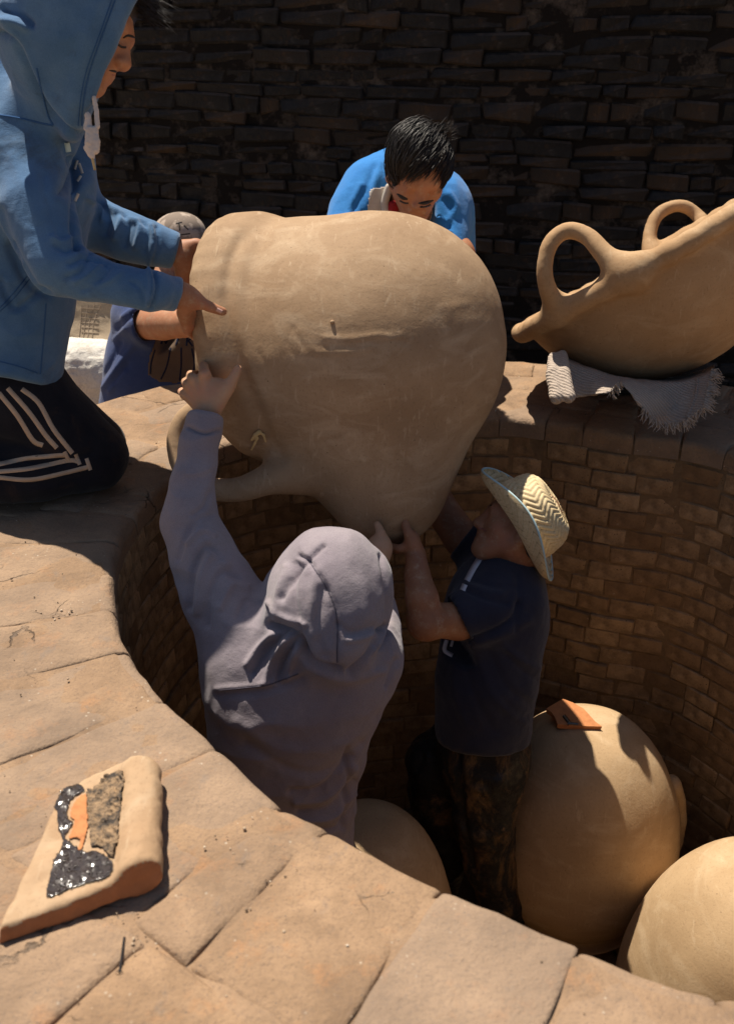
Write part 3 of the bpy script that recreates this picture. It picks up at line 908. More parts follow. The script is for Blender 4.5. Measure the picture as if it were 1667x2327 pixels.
# the big ear at the lower left
ear = smooth_line([aj(575, 985, 2.52), aj(530, 952, 2.50), aj(468, 936, 2.52), aj(424, 950, 2.53), aj(403, 1000, 2.53), aj(414, 1062, 2.52), aj(462, 1106, 2.50), aj(540, 1113, 2.48), aj(612, 1090, 2.48), aj(672, 1072, 2.51)], 4)
er = np.interp(np.linspace(0, 9, len(ear)), range(10), [.036, .026, .025, .025, .025, .025, .026, .028, .034, .052])
s.chain(list(zip(ear, er)), .06)
V, F = s.build(.0075, 2)
N = normals(V, F)
x, y, t = proj(V)
V += N * (fbm(V * 6, 2, 31) * .0016 + fbm(V * 32, 2, 33) * .0005)[:, None]
front = np.einsum('ij,ij->i', N, CAMP - V) > 0
# tool marks: a torn ledge of clay, scraped stripes, finger smears
for pts, w, a in [([(740, 768), (800, 770), (860, 762), (905, 765)], 7, .003), ([(722, 800), (790, 800), (850, 790)], 6, .0022),
                  ([(880, 755), (930, 785)], 4, -.002), ([(665, 745), (690, 790)], 3.5, -.0025), ([(712, 790), (745, 845)], 6, .0012),
                  ([(650, 775), (690, 850)], 4, -.0015), ([(590, 800), (630, 880)], 4, -.0015), ([(560, 810), (600, 900)], 4, .0013),
                  ([(545, 545), (522, 600), (514, 680), (524, 760), (548, 840), (590, 950), (640, 1040)], 15, -.008), ([(575, 545), (552, 610), (546, 690), (556, 770), (582, 850), (622, 950)], 14, .003), ([(1000, 700), (1060, 690)], 8, .001)]:
    d = seg_dist(x, y, [tuple(p) for p in smooth_line(pts, 5)])
    V += N * (front * a * np.exp(-(d / w) ** 2))[:, None]
jar = mk('clay_jar', V, F, M['clay'])
tag(jar, 'huge raw clay jar lifted on its side over the pit by the men', 'jar')
JS = Surf(V, F)
# a knot of husk twine stuck on its lower handle
tw = Sdf()
for a, b, r in [((582, 985), (590, 978), .006), ((586, 992), (580, 1004), .0035), ((580, 1004), (573, 1018), .0028), ((590, 978), (600, 985), .0035), ((600, 985), (604, 1000), .003), ((578, 990), (574, 996), .004)]:
    pa, na = JS.hit(*a); pb, nb_ = JS.hit(*b)
    if pa is None or pb is None: continue
    tw.cone(pa + na * .006, pb + nb_ * .006, r, r * .8, .004)
if tw.p:
    V, F = tw.build(.0018, 1)
    tag(mk('husk_twine', V, F, M['twine']), 'small frayed knot of pale husk twine caught on the lifted jar', 'twine')
# a small crumb of clay
p, q = JS.hit(754, 732)
V, F = Sdf().ball(p + q * .001, .0042).ball(p + q * .002 + RIGHT * .003, .003, .004).build(.0015, 1)
mk('clay_crumb', V, F, M['clay'], jar)

# ------------------------------------------------------------------ the wide dish on the far rim
s = Sdf()
TD = 2.86
DC = at(1452, 546, TD); RD = 319 / (FPX / TD)
al = pdir(.883, -.470); nb_ = pdir(-.470, -.883, .0)
dray = unit(DC - CAMP); nb_ = unit(nb_ - dray * (nb_ @ dray)); al = unit(al - dray * (al @ dray)); al = unit(al - nb_ * (al @ nb_)); tc = unit(np.cross(al, nb_)); tc = tc if tc @ FWD < 0 else -tc
RC = DC - nb_ * (50 / (FPX / TD))
s.ball(DC, RD)
s.cut(RC + nb_ * .012, nb_, 1.0)
RR = RD * 1.0
pts = []
for i in range(241):
    a = 2 * math.pi * i / 240
    r = RR + .012; pts.append((RC + al * math.cos(a) * r + tc * math.sin(a) * r + nb_ * .0015 * math.sin(a * 13), .0255 + .0030 * math.sin(a * 44) * (.6 + .4 * math.sin(a * 5))))
s.chain(pts, .02)
s.ball(DC, RD - .028, .015, sub=True)
def loop(pxs, r, k=.045): s.chain([(at(x, y, t), rr) for (x, y, t), rr in zip(pxs, r)], k)
def sloop(pts, rs_, k):
    Q = smooth_line(pts, 6); n_ = len(pts) - 1; rr = np.interp(np.linspace(0, n_, len(Q)), range(n_ + 1), rs_); loop([tuple(q) for q in Q], list(rr), k)
sloop([(1268, 700, 2.68), (1247, 668, 2.615), (1236, 618, 2.58), (1247, 558, 2.565), (1286, 524, 2.555), (1335, 538, 2.54), (1380, 585, 2.52), (1440, 622, 2.51)],
     [.030, .0235, .0200, .0200, .0205, .0215, .026, .038], .05)
sloop([(1486, 600, 3.18), (1474, 545, 3.22), (1492, 490, 3.24), (1540, 467, 3.24), (1584, 490, 3.24), (1615, 545, 3.18)], [.03, .021, .020, .020, .020, .03], .03)
V, F = s.build(.0075, 2)
N = normals(V, F); V += N * (fbm(V * 8, 2, 41) * .002 + fbm(V * 40, 2, 43) * .0007)[:, None]
tag(mk('clay_dish', V, F, M['clay_dish']), 'wide raw clay dish with loop handles, tilted on a folded rug on the far rim', 'dish')

# rug folded under the dish: a thick sheet hanging over a dark bundle
top = smooth_line([(1246, 815), (1262, 800), (1285, 806), (1330, 826), (1385, 846), (1440, 858), (1500, 860), (1550, 854), (1590, 842), (1622, 830)], 8)
bot = smooth_line([(1262, 890), (1278, 912), (1300, 904), (1345, 898), (1385, 890), (1412, 872), (1450, 918), (1492, 958), (1545, 962), (1600, 925)], 8)
nt = len(top); nvv = 22; V = []
for layer in (0, 1):
    for i in range(nt):
        f = i / (nt - 1)
        for j in range(nvv):
            g = j / (nvv - 1); p = top[i] * (1 - g) + bot[i] * g
            dep = 2.70 - .16 * g * (1 - .3 * g) + .03 * math.sin(f * 9) * g + .02 * math.cos(f * 23) * g - .05 * math.exp(-((f - .06) / .05) ** 2) + layer * .032
            if g < .12: dep += (.12 - g) * 2.2
            V.append(at(p[0], p[1], dep))
V = np.array(V); o = nt * nvv; F = []
for i in range(nt - 1):
    for j in range(nvv - 1):
        q = [i * nvv + j, i * nvv + j + 1, (i + 1) * nvv + j + 1, (i + 1) * nvv + j]
        F += [q, [o + k for k in q[::-1]]]
    for j in (0, nvv - 1):
        q = [i * nvv + j, (i + 1) * nvv + j, o + (i + 1) * nvv + j, o + i * nvv + j]; F.append(q if j == 0 else q[::-1])
for i in (0, nt - 1):
    for j in range(nvv - 1):
        q = [i * nvv + j, o + i * nvv + j, o + i * nvv + j + 1, i * nvv + j + 1]; F.append(q if i else q[::-1])
F = np.array(F)
Nn = normals(V, F); V = V + Nn * (fbm(V * 30, 3, 51) * .003)[:, None]
rug = mk('folded_rug', V, F, M['rug'])
tag(rug, 'folded coarse cream rug with frayed fringe under the tilted dish', 'rug')
RS = Surf(V, F)
Vs = []; rs = random.Random(3)
for i in range(190):
    f = rs.random()
    if f < .72: f = .70 + .30 * rs.random()
    elif f < .9: f = .45 + .1 * rs.random()
    k = int(f * (nt - 1)); p = bot[k]
    a = at(p[0] + rs.uniform(-3, 3), p[1] - 4, 2.565 + rs.uniform(-.01, .015)); L = rs.uniform(.012, .034)
    dx, dy = rs.uniform(-.5, .7), rs.uniform(.5, 1)
    b = a + pdir(dx, dy, rs.uniform(-.3, .3)) * L * .5; c = b + pdir(dx + rs.uniform(-.6, .6), dy, rs.uniform(-.4, .4)) * L * .5
    Vs.append(tube([a, b, c], [.0018, .0016, .0007], 4))
for i in range(120):
    g = rs.uniform(.1, 1); p = top[-1] * (1 - g) + bot[-1] * g
    a = at(p[0] - 4, p[1] + rs.uniform(-3, 3), 2.70 - .15 * g); L = rs.uniform(.015, .04)
    b = a + pdir(1, rs.uniform(-.3, .9), rs.uniform(-.3, .3)) * L * .5; c = b + pdir(.7, rs.uniform(0, 1.2), 0) * L * .5
    Vs.append(tube([a, b, c], [.0018, .0016, .0007], 4))
V, F = join(*Vs); tag(mk('fringe', V, F, M['rug'], rug), kind='stuff')
for i in range(2):
    V, F = ribbon(RS, [(1276 + i * 6, 812), (1278 + i * 6, 850), (1285 + i * 6, 900)], 5, .003, .002); mk('hem', V, F, M['rug'], rug)
V, F = ribbon(RS, [(1583, 862), (1580, 900), (1560, 950)], 5, .003, .002); mk('hem', V, F, M['rug'], rug)
s = Sdf(); s.chain([(at(1257, 812, 2.665), .014), (at(1256, 850, 2.60), .019), (at(1264, 903, 2.545), .018)], .02); s.chain([(at(1276, 808, 2.665), .014), (at(1280, 850, 2.59), .017), (at(1292, 903, 2.54), .016)], .008)
V, F = s.build(.004, 1); V = crumple(V, F, .0015, 40, 9); mk('rolled_edge', V, F, M['rug'], rug)
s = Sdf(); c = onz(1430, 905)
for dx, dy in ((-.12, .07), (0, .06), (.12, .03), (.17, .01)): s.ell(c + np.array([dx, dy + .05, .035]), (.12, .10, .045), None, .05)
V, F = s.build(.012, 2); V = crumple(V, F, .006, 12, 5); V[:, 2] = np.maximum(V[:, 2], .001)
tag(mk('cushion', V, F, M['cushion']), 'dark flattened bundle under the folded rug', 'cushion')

# ------------------------------------------------------------------ upturned jars standing in the pit
def dome(name, c, r, h, label, seed, ear=None, flat=1.0):
    """c: centre of the mouth ring on the floor; round bottom upwards"""
    prof = [(0, h), (.22, h * .992), (.42, h * .958), (.60, h * .893), (.75, h * .80), (.865, h * .685), (.945, h * .56), (.988, h * .44), (1.0, h * .33), (.975, h * .235), (.90, h * .145), (.79, h * .07), (.70, h * .03), (.72, .005), (.78, .0), (.78, -.006), (.66, -.004), (.66, .03), (.84, h * .2), (.93, h * .38), (.82, h * .68), (.5, h * .87), (0, h * .95)]
    pr = smooth_line([(a * r, b) for a, b in prof], 4); n = 72; V = []
    pr = [p for p in pr]
    for rr_, z in pr:
        for k in range(n):
            a = 2 * math.pi * k / n; V.append((c[0] + max(rr_, .0005) * math.cos(a), c[1] + max(rr_, .0005) * math.sin(a), c[2] + z))
    F = [[i * n + k, i * n + (k + 1) % n, (i + 1) * n + (k + 1) % n, (i + 1) * n + k] for i in range(len(pr) - 1) for k in range(n)]
    V = np.array(V); F = np.array(F)
    if normals(V, F)[n * 10][2] < 0: F = F[:, ::-1]
    N = normals(V, F); V = V + N * (fbm(V * 5 + seed, 3, seed) * .004 + fbm(V * 2.2 + seed, 2, seed + 3) * .006)[:, None]
    o = mk(name, V, F, M['clay_dome']); tag(o, label, 'jar', 'upturned jars in the pit')
    if ear is not None:
        s = Sdf(); d = np.array([math.cos(ear), math.sin(ear), 0]); pp = [(c + d * (r * q) + np.array([0, 0, h * z]), w) for q, z, w in ((.92, .62, .026), (1.01, .53, .021), (1.08, .40, .018), (1.085, .27, .018), (1.03, .15, .020), (.90, .08, .026))]
        s.chain(pp, .04, flat=(np.array([-d[1], d[0], 0]), 1.25))
        V, F = s.build(.008, 2); mk('handle', V, F, M['clay_dome'], o)
    return o
p = at(1338, 1632, 2.735)
jb = np.array([p[0] + .005, p[1] - .02, FLOOR + .19])
dome('upturned_jar', jb, .284, p[2] - jb[2], 'large upturned jar with a broken sherd on top, right of the hat man', 3, R(6))
# what it stands on
dome('upturned_jar', np.array([jb[0] + .02, jb[1] + .02, FLOOR]), .26, .30, 'jar in the bottom layer, under the large upturned jar', 8) if False else None
p = at(835, 1846, 2.48); dome('upturned_jar', np.array([p[0] + .0, p[1] - .02, FLOOR]), .245, p[2] - FLOOR, 'smaller upturned jar low between the grey hoodie man and the rim', 5, R(200))
p = at(1748, 1975, 2.30); dome('upturned_jar', np.array([p[0], p[1], FLOOR]), .30, p[2] - FLOOR, 'upturned jar at the right edge of the picture, nearest the camera', 6, None)
# a low support for the large jar: a squat ring of bricks
for i in range(7):
    a = 2 * math.pi * i / 7
    for k in range(2):
        ob = link('brick', kb[(i + k) % 8], kiln); ob.location = (jb[0] + .2 * math.cos(a + k * .4), jb[1] + .2 * math.sin(a + k * .4), FLOOR + .031 + k * .061); ob.rotation_euler = (0, 0, a + k * .4 + math.pi / 2); ob.scale = (1.4, 1.2, 1.12)

# sherd on the large jar, with a dab of tar
DS = None
dep = bpy.data.objects['upturned_jar'].data
DV = np.array([v.co[:] for v in dep.vertices]); DF = [list(f.vertices) for f in dep.polygons]
DS = Surf(DV, DF)
poly = [(1240, 1610), (1252, 1618), (1260, 1630), (1266, 1646), (1300, 1648), (1330, 1650), (1367, 1651), (1352, 1640), (1325, 1610), (1300, 1596), (1278, 1588)]
sh_t = 2.70
tp = []
pl, pn = DS.hit(1310, 1625)
for x, y in poly:
    # a flat plate resting on the crown
    d = at(x, y, 1) - CAMP; nrm = unit(np.array([.02, -.10, 1])); tt = ((pl + nrm * .022 - CAMP) @ nrm) / (d @ nrm); tp.append(CAMP + d * tt)
tp = np.array(tp); nrm = unit(np.array([.02, -.10, 1])); bt = tp - nrm * .016
cen = tp.mean(0); bt = bt + (bt - bt.mean(0)) * -.03
V = np.vstack([tp, bt]); k = len(tp)
F = [list(range(k)), list(range(2 * k - 1, k - 1, -1))] + [[(i + 1) % k, i, k + i, k + (i + 1) % k] for i in range(k)]
import bmesh
bm = bmesh.new(); vv = [bm.verts.new(v) for v in V]
for f in F: bm.faces.new([vv[i] for i in f])
bmesh.ops.recalc_face_normals(bm, faces=bm.faces); bmesh.ops.triangulate(bm, faces=[f for f in bm.faces if len(f.verts) > 4])
me = bpy.data.meshes.new('sherd'); bm.to_mesh(me); bm.free(); me.materials.append(M['orange'])
sherd = link('potsherd', me); tag(sherd, 'small orange potsherd with a tar mark, lying on top of the large upturned jar', 'sherd')
SS = Surf([v.co[:] for v in me.vertices], [list(f.vertices) for f in me.polygons])
V, F = ribbon(SS, [(1280, 1627), (1287, 1636), (1294, 1645)], 8, .003, .003, 2); mk('tar_mark', V, F, M['tar'], sherd)
V, F = ribbon(SS, [(1288, 1645), (1300, 1645), (1313, 1646)], 5, .002, .003, 2); mk('tar_mark', V, F, M['tar'], sherd)

# ------------------------------------------------------------------ broken tile with tar on the near rim
s = Sdf()
Z0 = .004
lipa, lipb = onz(322, 1742, .055), onz(318, 1955, .052)
ax_ = unit((lipb - lipa) * [1, 1, 0]); left = np.array([-ax_[1], ax_[0], 0]); left = left if left[0] < 0 else -left
# slab: from the lip leftwards, slightly dipping
for q in np.linspace(0, 1, 9):
    a = lipa + left * (.01 + q * .27); b = lipb + left * (.01 + q * .27) + ax_ * .12
    a = a - ax_ * .02
    zt = .040 - .010 * math.sin(q * 3.0) - .008 * q
    for e in (a, b): e[2] = zt - .014
    s.cone(a, b, .0165, k=.03)
s.cone(lipa + [0, 0, -.025] - ax_ * .01, lipb + [0, 0, -.022] + ax_ * .10, .028, .030, .02)
def lowcut(p1, p2, out, z=.03):
    a, b = onz(*p1, z), onz(*p2, z); d = (b - a) * [1, 1, 0]; nn = unit(np.array([d[1], -d[0], 0])); o = onz(*out, z)
    if (o - a) @ nn < 0: nn = -nn
    s.cut((a + b) / 2, nn + np.array([0, 0, .12]), .5, .004)
a_, b_ = onz(10, 2085, .040), onz(350, 1948, .060); d_ = (b_ - a_) * [1, 1, 0]; n_ = unit(np.array([d_[1], -d_[0], 0])); n_ = n_ if n_[1] < 0 else -n_
s.cut((a_ + b_) / 2, n_ + np.array([0, 0, .10]), .5, .006)
lowcut((140, 1795), (335, 1716), (200, 1600)); lowcut((5, 2085), (145, 1790), (0, 1800))
V, F = s.build(.0045, 2)
N = normals(V, F)
V += N * (fbm(V * 22, 3, 61) * .0022 + fbm(V * 70, 2, 62) * .0012)[:, None]
V[:, 2] = np.maximum(V[:, 2], .0015)
me = mesh('tile', V, F, [M['tile'], M['terracotta']])
N = normals(V, F); fc = V[F].mean(1); fn = N[F].mean(1)
x, y, t = proj(fc)
brk = (fn[:, 2] < .45) & (fn @ np.array([ax_[0], ax_[1], 0]) > .45)
me.polygons.foreach_set('material_index', brk.astype(np.int32))
tile = link('broken_tile', me); tag(tile, 'broken clay rim tile smeared with wet black tar, lying on the near rim', 'tile')
TS = Surf(V, F)
rs = random.Random(4)
def lump(seed, base, amp):
    def f(x, y):
        v = fbm(np.array([[x * .09, y * .09, seed]]), 3, seed)[0]; return base + max(0, v + .25) * amp
    return f
def rough_poly(p, j=5, seed=0):
    rs = random.Random(seed); P = smooth_line(list(p) + [p[0]], 5)[:-1]
    return [(q[0] + rs.uniform(-j, j), q[1] + rs.uniform(-j, j)) for q in P]
pr1 = rough_poly([(112, 1830), (128, 1800), (160, 1780), (186, 1785), (192, 1800), (172, 1812), (158, 1832), (156, 1860), (168, 1870), (158, 1890), (150, 1905), (176, 1925), (200, 1938), (222, 1935), (258, 1960), (256, 1985), (236, 2000), (190, 2012), (150, 2028), (108, 2040), (112, 2000), (124, 1950), (142, 1920), (132, 1880), (130, 1845)], 1.5, 1)
V, F = patch(TS, pr1, 2.2, lump(3, .0016, .0009)); 
bl = [(V, F)]; BALL = Sdf().ball(np.zeros(3), 1.0).build(.42, 1)
for _ in range(700):
    x_, y_ = rs.uniform(100, 262), rs.uniform(1775, 2045)
    if not inside(pr1, x_, y_): continue
    h_, n_ = TS.hit(x_, y_)
    if h_ is None: continue
    r_ = rs.uniform(.0006, .0017); bl.append((BALL[0] * r_ + h_ + n_ * (.0016 + rs.uniform(0, .0012)), BALL[1]))
mk('tar', *join(*bl), M['tar'], tile)
pr2 = rough_poly([(196, 1800), (222, 1785), (240, 1765), (280, 1750), (284, 1790), (276, 1850), (270, 1920), (258, 1952), (232, 1930), (208, 1925), (203, 1880), (200, 1835)], 1.5, 2)
V, F = patch(TS, pr2, 2.2, lump(5, .0018, .0045)); mk('residue', V, F, M['residue'], tile)
pr3 = rough_poly([(164, 1838), (178, 1815), (196, 1806), (200, 1830), (201, 1880), (196, 1905), (186, 1935), (178, 1932), (182, 1908), (158, 1908), (170, 1872), (160, 1858)], 1.5, 3)
V, F = patch(TS, pr3, 2.2, lump(7, .0025, .0012)); mk('bare_clay', V, F, M['orange'], tile)
# grit strewn over the rim, a nail
Vs = []; rs = random.Random(12)
ico = [(0, 0, 1), (.89, 0, .45), (.28, .85, .45), (-.72, .53, .45), (-.72, -.53, .45), (.28, -.85, .45), (.72, .53, -.45), (-.28, .85, -.45), (-.89, 0, -.45), (-.28, -.85, -.45), (.72, -.53, -.45), (0, 0, -1)]
icf = [(0, 1, 2), (0, 2, 3), (0, 3, 4), (0, 4, 5), (0, 5, 1), (1, 6, 2), (2, 7, 3), (3, 8, 4), (4, 9, 5), (5, 10, 1), (6, 7, 2), (7, 8, 3), (8, 9, 4), (9, 10, 5), (10, 6, 1), (11, 7, 6), (11, 8, 7), (11, 9, 8), (11, 10, 9), (11, 6, 10)]
ico = np.array(ico); icf = np.array(icf)
js = np.array(joints)
for i in range(1100):
    sarc = rs.uniform(0, CLEN)
    if rs.random() < .5: sarc = js[rs.randrange(len(js))] + rs.gauss(0, .012)
    p, q = curve(sarc); d = rs.uniform(.045, rimw(p) - .02) if rs.random() < .75 else rs.choice([.3, .5]) + rs.gauss(0, .012)
    r = abs(rs.gauss(0, .0011)) + .0006
    if rs.random() < .02: r = rs.uniform(.003, .006)
    c = np.array([*(p + q * d), .0005]); Vs.append((ico * r * np.array([rs.uniform(.6, 1.4), rs.uniform(.6, 1.4), rs.uniform(.5, .9)]) + c, icf))
for px, py, k in [(470, 2100, 4), (215, 2270, 7), (620, 2000, 4), (320, 2150, 7), (130, 1400, 16), (520, 1925, 5)]:
    for _ in range(k):
        c = onz(px + rs.gauss(0, 20), py + rs.gauss(0, 14), .001); r = abs(rs.gauss(0, .0012)) + .0006
        Vs.append((ico * r * np.array([rs.uniform(.6, 1.4), rs.uniform(.6, 1.4), .6]) + c, icf))
V, F = join(*Vs); o = mk('grit', V, F, M['grit'], None, False); tag(o, kind='stuff')
a, b = onz(283, 2130, .003), onz(272, 2210, .003)
V1 = tube([a, b], .0016, 6); V2 = tube([b, b + unit(b - a) * .0015], .0045, 8)
tag(mk('nail', *join(V1, V2), M['ink']), 'small dark nail lying on the near rim below the broken tile', 'nail')
# ------------------------------------------------------------------ people
def head(s, O, fwd, up, sc=1.0, k=.012, neck=None, ears=True):
    """a head with a face; O lies between the ears, local x = its left, y = forward, z = up"""
    f = unit(fwd); u = unit(up - f * (up @ f)); l = np.cross(u, f)
    Mx = np.array([l, f, u])
    P = lambda x, y, z: O + sc * (x * l + y * f + z * u)
    E = lambda c, r, kk, sub=False: s.ell(P(*c), np.array(r) * sc, Mx, kk, sub)
    E((0, -.012, .035), (.076, .096, .088), .02)
    s.cone(P(0, .04, -.005), P(0, .060, -.078), .061 * sc, .034 * sc, .03)
    for q in (-1, 1):
        E((q * .036, .050, -.026), (.030, .030, .026), .025)
        s.cone(P(q * .054, .0, -.048), P(q * .018, .066, -.092), .022 * sc, .018 * sc, .03)
        E((q * .032, .100, .002), (.019, .020, .012), .012, True)
        E((q * .032, .079, .000), (.016, .014, .0125), .006)
        E((q * .012, .104, -.036), (.0095, .011, .008), .008)
    s.cone(P(-.034, .081, .021), P(.034, .081, .021), .0135 * sc, k=.02)
    s.cone(P(0, .087, .014), P(0, .112, -.030), .0085 * sc, .0125 * sc, .014)
    E((0, .086, -.060), (.026, .016, .018), .014)
    s.cone(P(-.019, .0935, -.0595), P(.019, .0935, -.0595), .0062 * sc, k=.006)
    s.cone(P(-.016, .0925, -.0705), P(.016, .0925, -.0705), .0072 * sc, k=.006)
    s.cone(P(-.022, .106, -.065), P(.022, .106, -.065), .0028 * sc, k=.006, sub=True)
    E((0, .078, -.097), (.020, .020, .017), .02)
    if ears:
        for q in (-1, 1):
            s.ell(P(q * .081, -.008, -.012), np.array((.010, .019, .031)) * sc, Mx, .012)
            s.ell(P(q * .092, -.001, -.010), np.array((.006, .010, .018)) * sc, Mx, .006, True)
    if neck is not None: s.cone(P(0, -.022, -.055), neck[0], .054 * sc, neck[1], .03)
    return P
def fingers(s, chains, k=.006):
    for ch in chains: s.chain([(p, r) for p, r in ch], k)
A = at

# ============ 1. the kneeling man in the blue hoodie
FT = 2.02
fa, ua = pdir(.89, .46, .02), pdir(.46, -.89, 0)
Oa = A(182, 50, FT)
s = Sdf()
PA = head(s, Oa, fa, ua, 1.06, neck=(A(110, 260, 2.20), .06), ears=False)
# near hand
s.chain([(A(330, 655, 2.135), .022), (A(404, 668, 2.190), .027)], .02)
s.ell(A(424, 678, 2.210), (.034, .026, .030), np.array([pdir(.8, .45), pdir(0, 0, 1), pdir(-.45, .8)]), .02)
fingers(s, [[(A(418, 668, 2.195), .016), (A(450, 684, 2.210), .0145), (A(476, 697, 2.215), .0118), (A(506, 708, 2.225), .0098)],
            [(A(425, 664, 2.225), .013), (A(443, 672, 2.285), .011), (A(462, 690, 2.375), .009)],
            [(A(425, 690, 2.225), .013), (A(438, 716, 2.285), .011), (A(456, 730, 2.375), .009)],
            [(A(420, 704, 2.225), .013), (A(432, 738, 2.285), .0105), (A(452, 752, 2.375), .009)],
            [(A(414, 712, 2.235), .012), (A(424, 752, 2.295), .0095), (A(446, 770, 2.375), .008)]], .012)
# far hand, on top of the rim
s.chain([(A(340, 555, 2.44), .022), (A(408, 577, 2.460), .028)], .02)
s.ell(A(424, 588, 2.465), (.030, .040, .022), np.array([pdir(1, .1), pdir(-.1, 1), pdir(0, 0, 1)]), .02)
fingers(s, [[(A(418, 562, 2.460), .017), (A(446, 556, 2.460), .0155), (A(478, 563, 2.460), .0128), (A(511, 574, 2.475), .0098)],
            [(A(428, 600, 2.475), .014), (A(440, 626, 2.485), .012), (A(455, 640, 2.545), .010)],
            [(A(422, 612, 2.475), .014), (A(430, 644, 2.485), .012), (A(450, 660, 2.545), .010)],
            [(A(416, 618, 2.475), .013), (A(421, 656, 2.485), .011), (A(444, 678, 2.545), .009)],
            [(A(409, 618, 2.475), .012), (A(412, 652, 2.485), .010), (A(432, 676, 2.545), .008)]], .012)
# the body inside the clothes
s.chain([(A(110, 260, 2.20), .06), (A(75, 310, 2.26), .09), (A(45, 460, 2.37), .10), (A(20, 700, 2.44), .10)], .04)
s.chain([(A(75, 310, 2.26), .06), (A(50, 350, 2.21), .05), (A(90, 480, 2.14), .042), (A(138, 602, 2.12), .036), (A(200, 628, 2.12), .032), (A(330, 655, 2.13), .022)], .02)
s.chain([(A(75, 310, 2.26), .06), (A(98, 340, 2.43), .05), (A(138, 470, 2.46), .042), (A(205, 505, 2.46), .034), (A(340, 555, 2.44), .022)], .02)
V, F = s.build(.0034, 1)
man = mk('person', V, F, M['skin_a'])
tag(man, 'kneeling person in a faded blue hoodie and black track trousers steadying the jar', 'person')
# nail, brow, lashes, lips, stray hair
FS = Surf(V, F); HS = FS
def rib(surf, pts, w, lift, thick, mat, parent, name, step=4., taper=False):
    V, F = ribbon(surf, pts, w, lift, thick, step, taper)
    return mk(name, V, F, mat, parent, False) if len(F) else None
rib(HS, [(492, 703), (504, 709)], 9, .0006, .0006, M['nail'], man, 'fingernail', 2)
rib(FS, [(280, 86), (290, 81), (300, 83), (306, 86)], 6, .001, .0015, M['hair'], man, 'eyebrow', 2, True)
rib(FS, [(268, 101), (277, 107), (286, 108)], 4.5, .001, .0015, M['eye'], man, 'eyelashes', 1.5)
rib(FS, [(254, 170), (263, 172), (274, 175)], 2.2, .0004, .0004, M['lip'], man, 'lips', 2)
rib(FS, [(248, 160), (260, 162), (274, 165)], 5, .0006, .001, M['hair'], man, 'moustache', 2, True)
rs = random.Random(2); Vs = []
for i in range(110):
    a = PA(rs.uniform(-.05, .05), .080 + rs.uniform(-.02, .012), .085 + rs.uniform(-.02, .02)); d1 = fa * rs.uniform(.5, 1.2) + ua * rs.uniform(-.15, .5) + RIGHT * rs.uniform(0, .4) + FWD * rs.uniform(-.3, .3)
    L = rs.uniform(.035, .075); b = a + unit(d1) * L * .5; c = b + unit(d1 - ua * .5 + RIGHT * .2) * L * .6
    Vs.append(tube([a, b, c], [.0009, .0008, .0003], 4))
s = Sdf(); s.ell(PA(0, .0, .06), np.array((.082, .088, .075)) * 1.06, np.array([np.cross(ua, fa), fa, ua]), .01)
Vs.append(s.build(.008, 1))
V, F = join(*Vs); mk('hair', V, F, M['hair'], man)

# the hoodie
s = Sdf()
for dt, sx in ((-.06, 0), (.10, 0)):
    s.chain([(A(5, 860, 2.42 + dt), .130), (A(18, 700, 2.40 + dt), .140), (A(35, 520, 2.36 + dt), .152), (A(58, 400, 2.32 + dt), .150), (A(75, 300, 2.28 + dt), .125)], .08)
s.chain([(A(42, 345, 2.20), .092), (A(82, 470, 2.13), .080), (A(132, 602, 2.11), .060), (A(200, 628, 2.11), .0475), (A(275, 646, 2.115), .0425), (A(340, 658, 2.125), .042), (A(352, 660, 2.135), .041)], .05)
s.chain([(A(350, 660, 2.135), .040), (A(404, 670, 2.187), .036)], .008)
s.chain([(A(95, 330, 2.44), .085), (A(138, 468, 2.46), .068), (A(205, 505, 2.47), .060), (A(280, 535, 2.45), .056), (A(345, 555, 2.44), .050)], .05)
s.chain([(A(342, 553, 2.44), .048), (A(400, 572, 2.455), .044)], .008)
# hood
Mh = np.array([pdir(.42, -.9), pdir(.9, .42), pdir(0, 0, 1)])
s.ell(A(186, 12, FT + .01), (.165, .155, .150), Mh, .04)
s.chain([(A(200, 110, FT), .090), (A(188, 200, FT + .02), .068), (A(172, 275, 2.08), .040)], .05)
s.chain([(A(120, 110, 2.06), .10), (A(140, 210, 2.12), .075)], .05)
s.chain([(A(58, 380, 2.33), .13), (A(5, 230, 2.27), .125), (A(-60, 160, 2.22), .12)], .07)
s.cone(A(40, 58, 1.95), A(-15, 30, 2.0), .028, .03, .03)
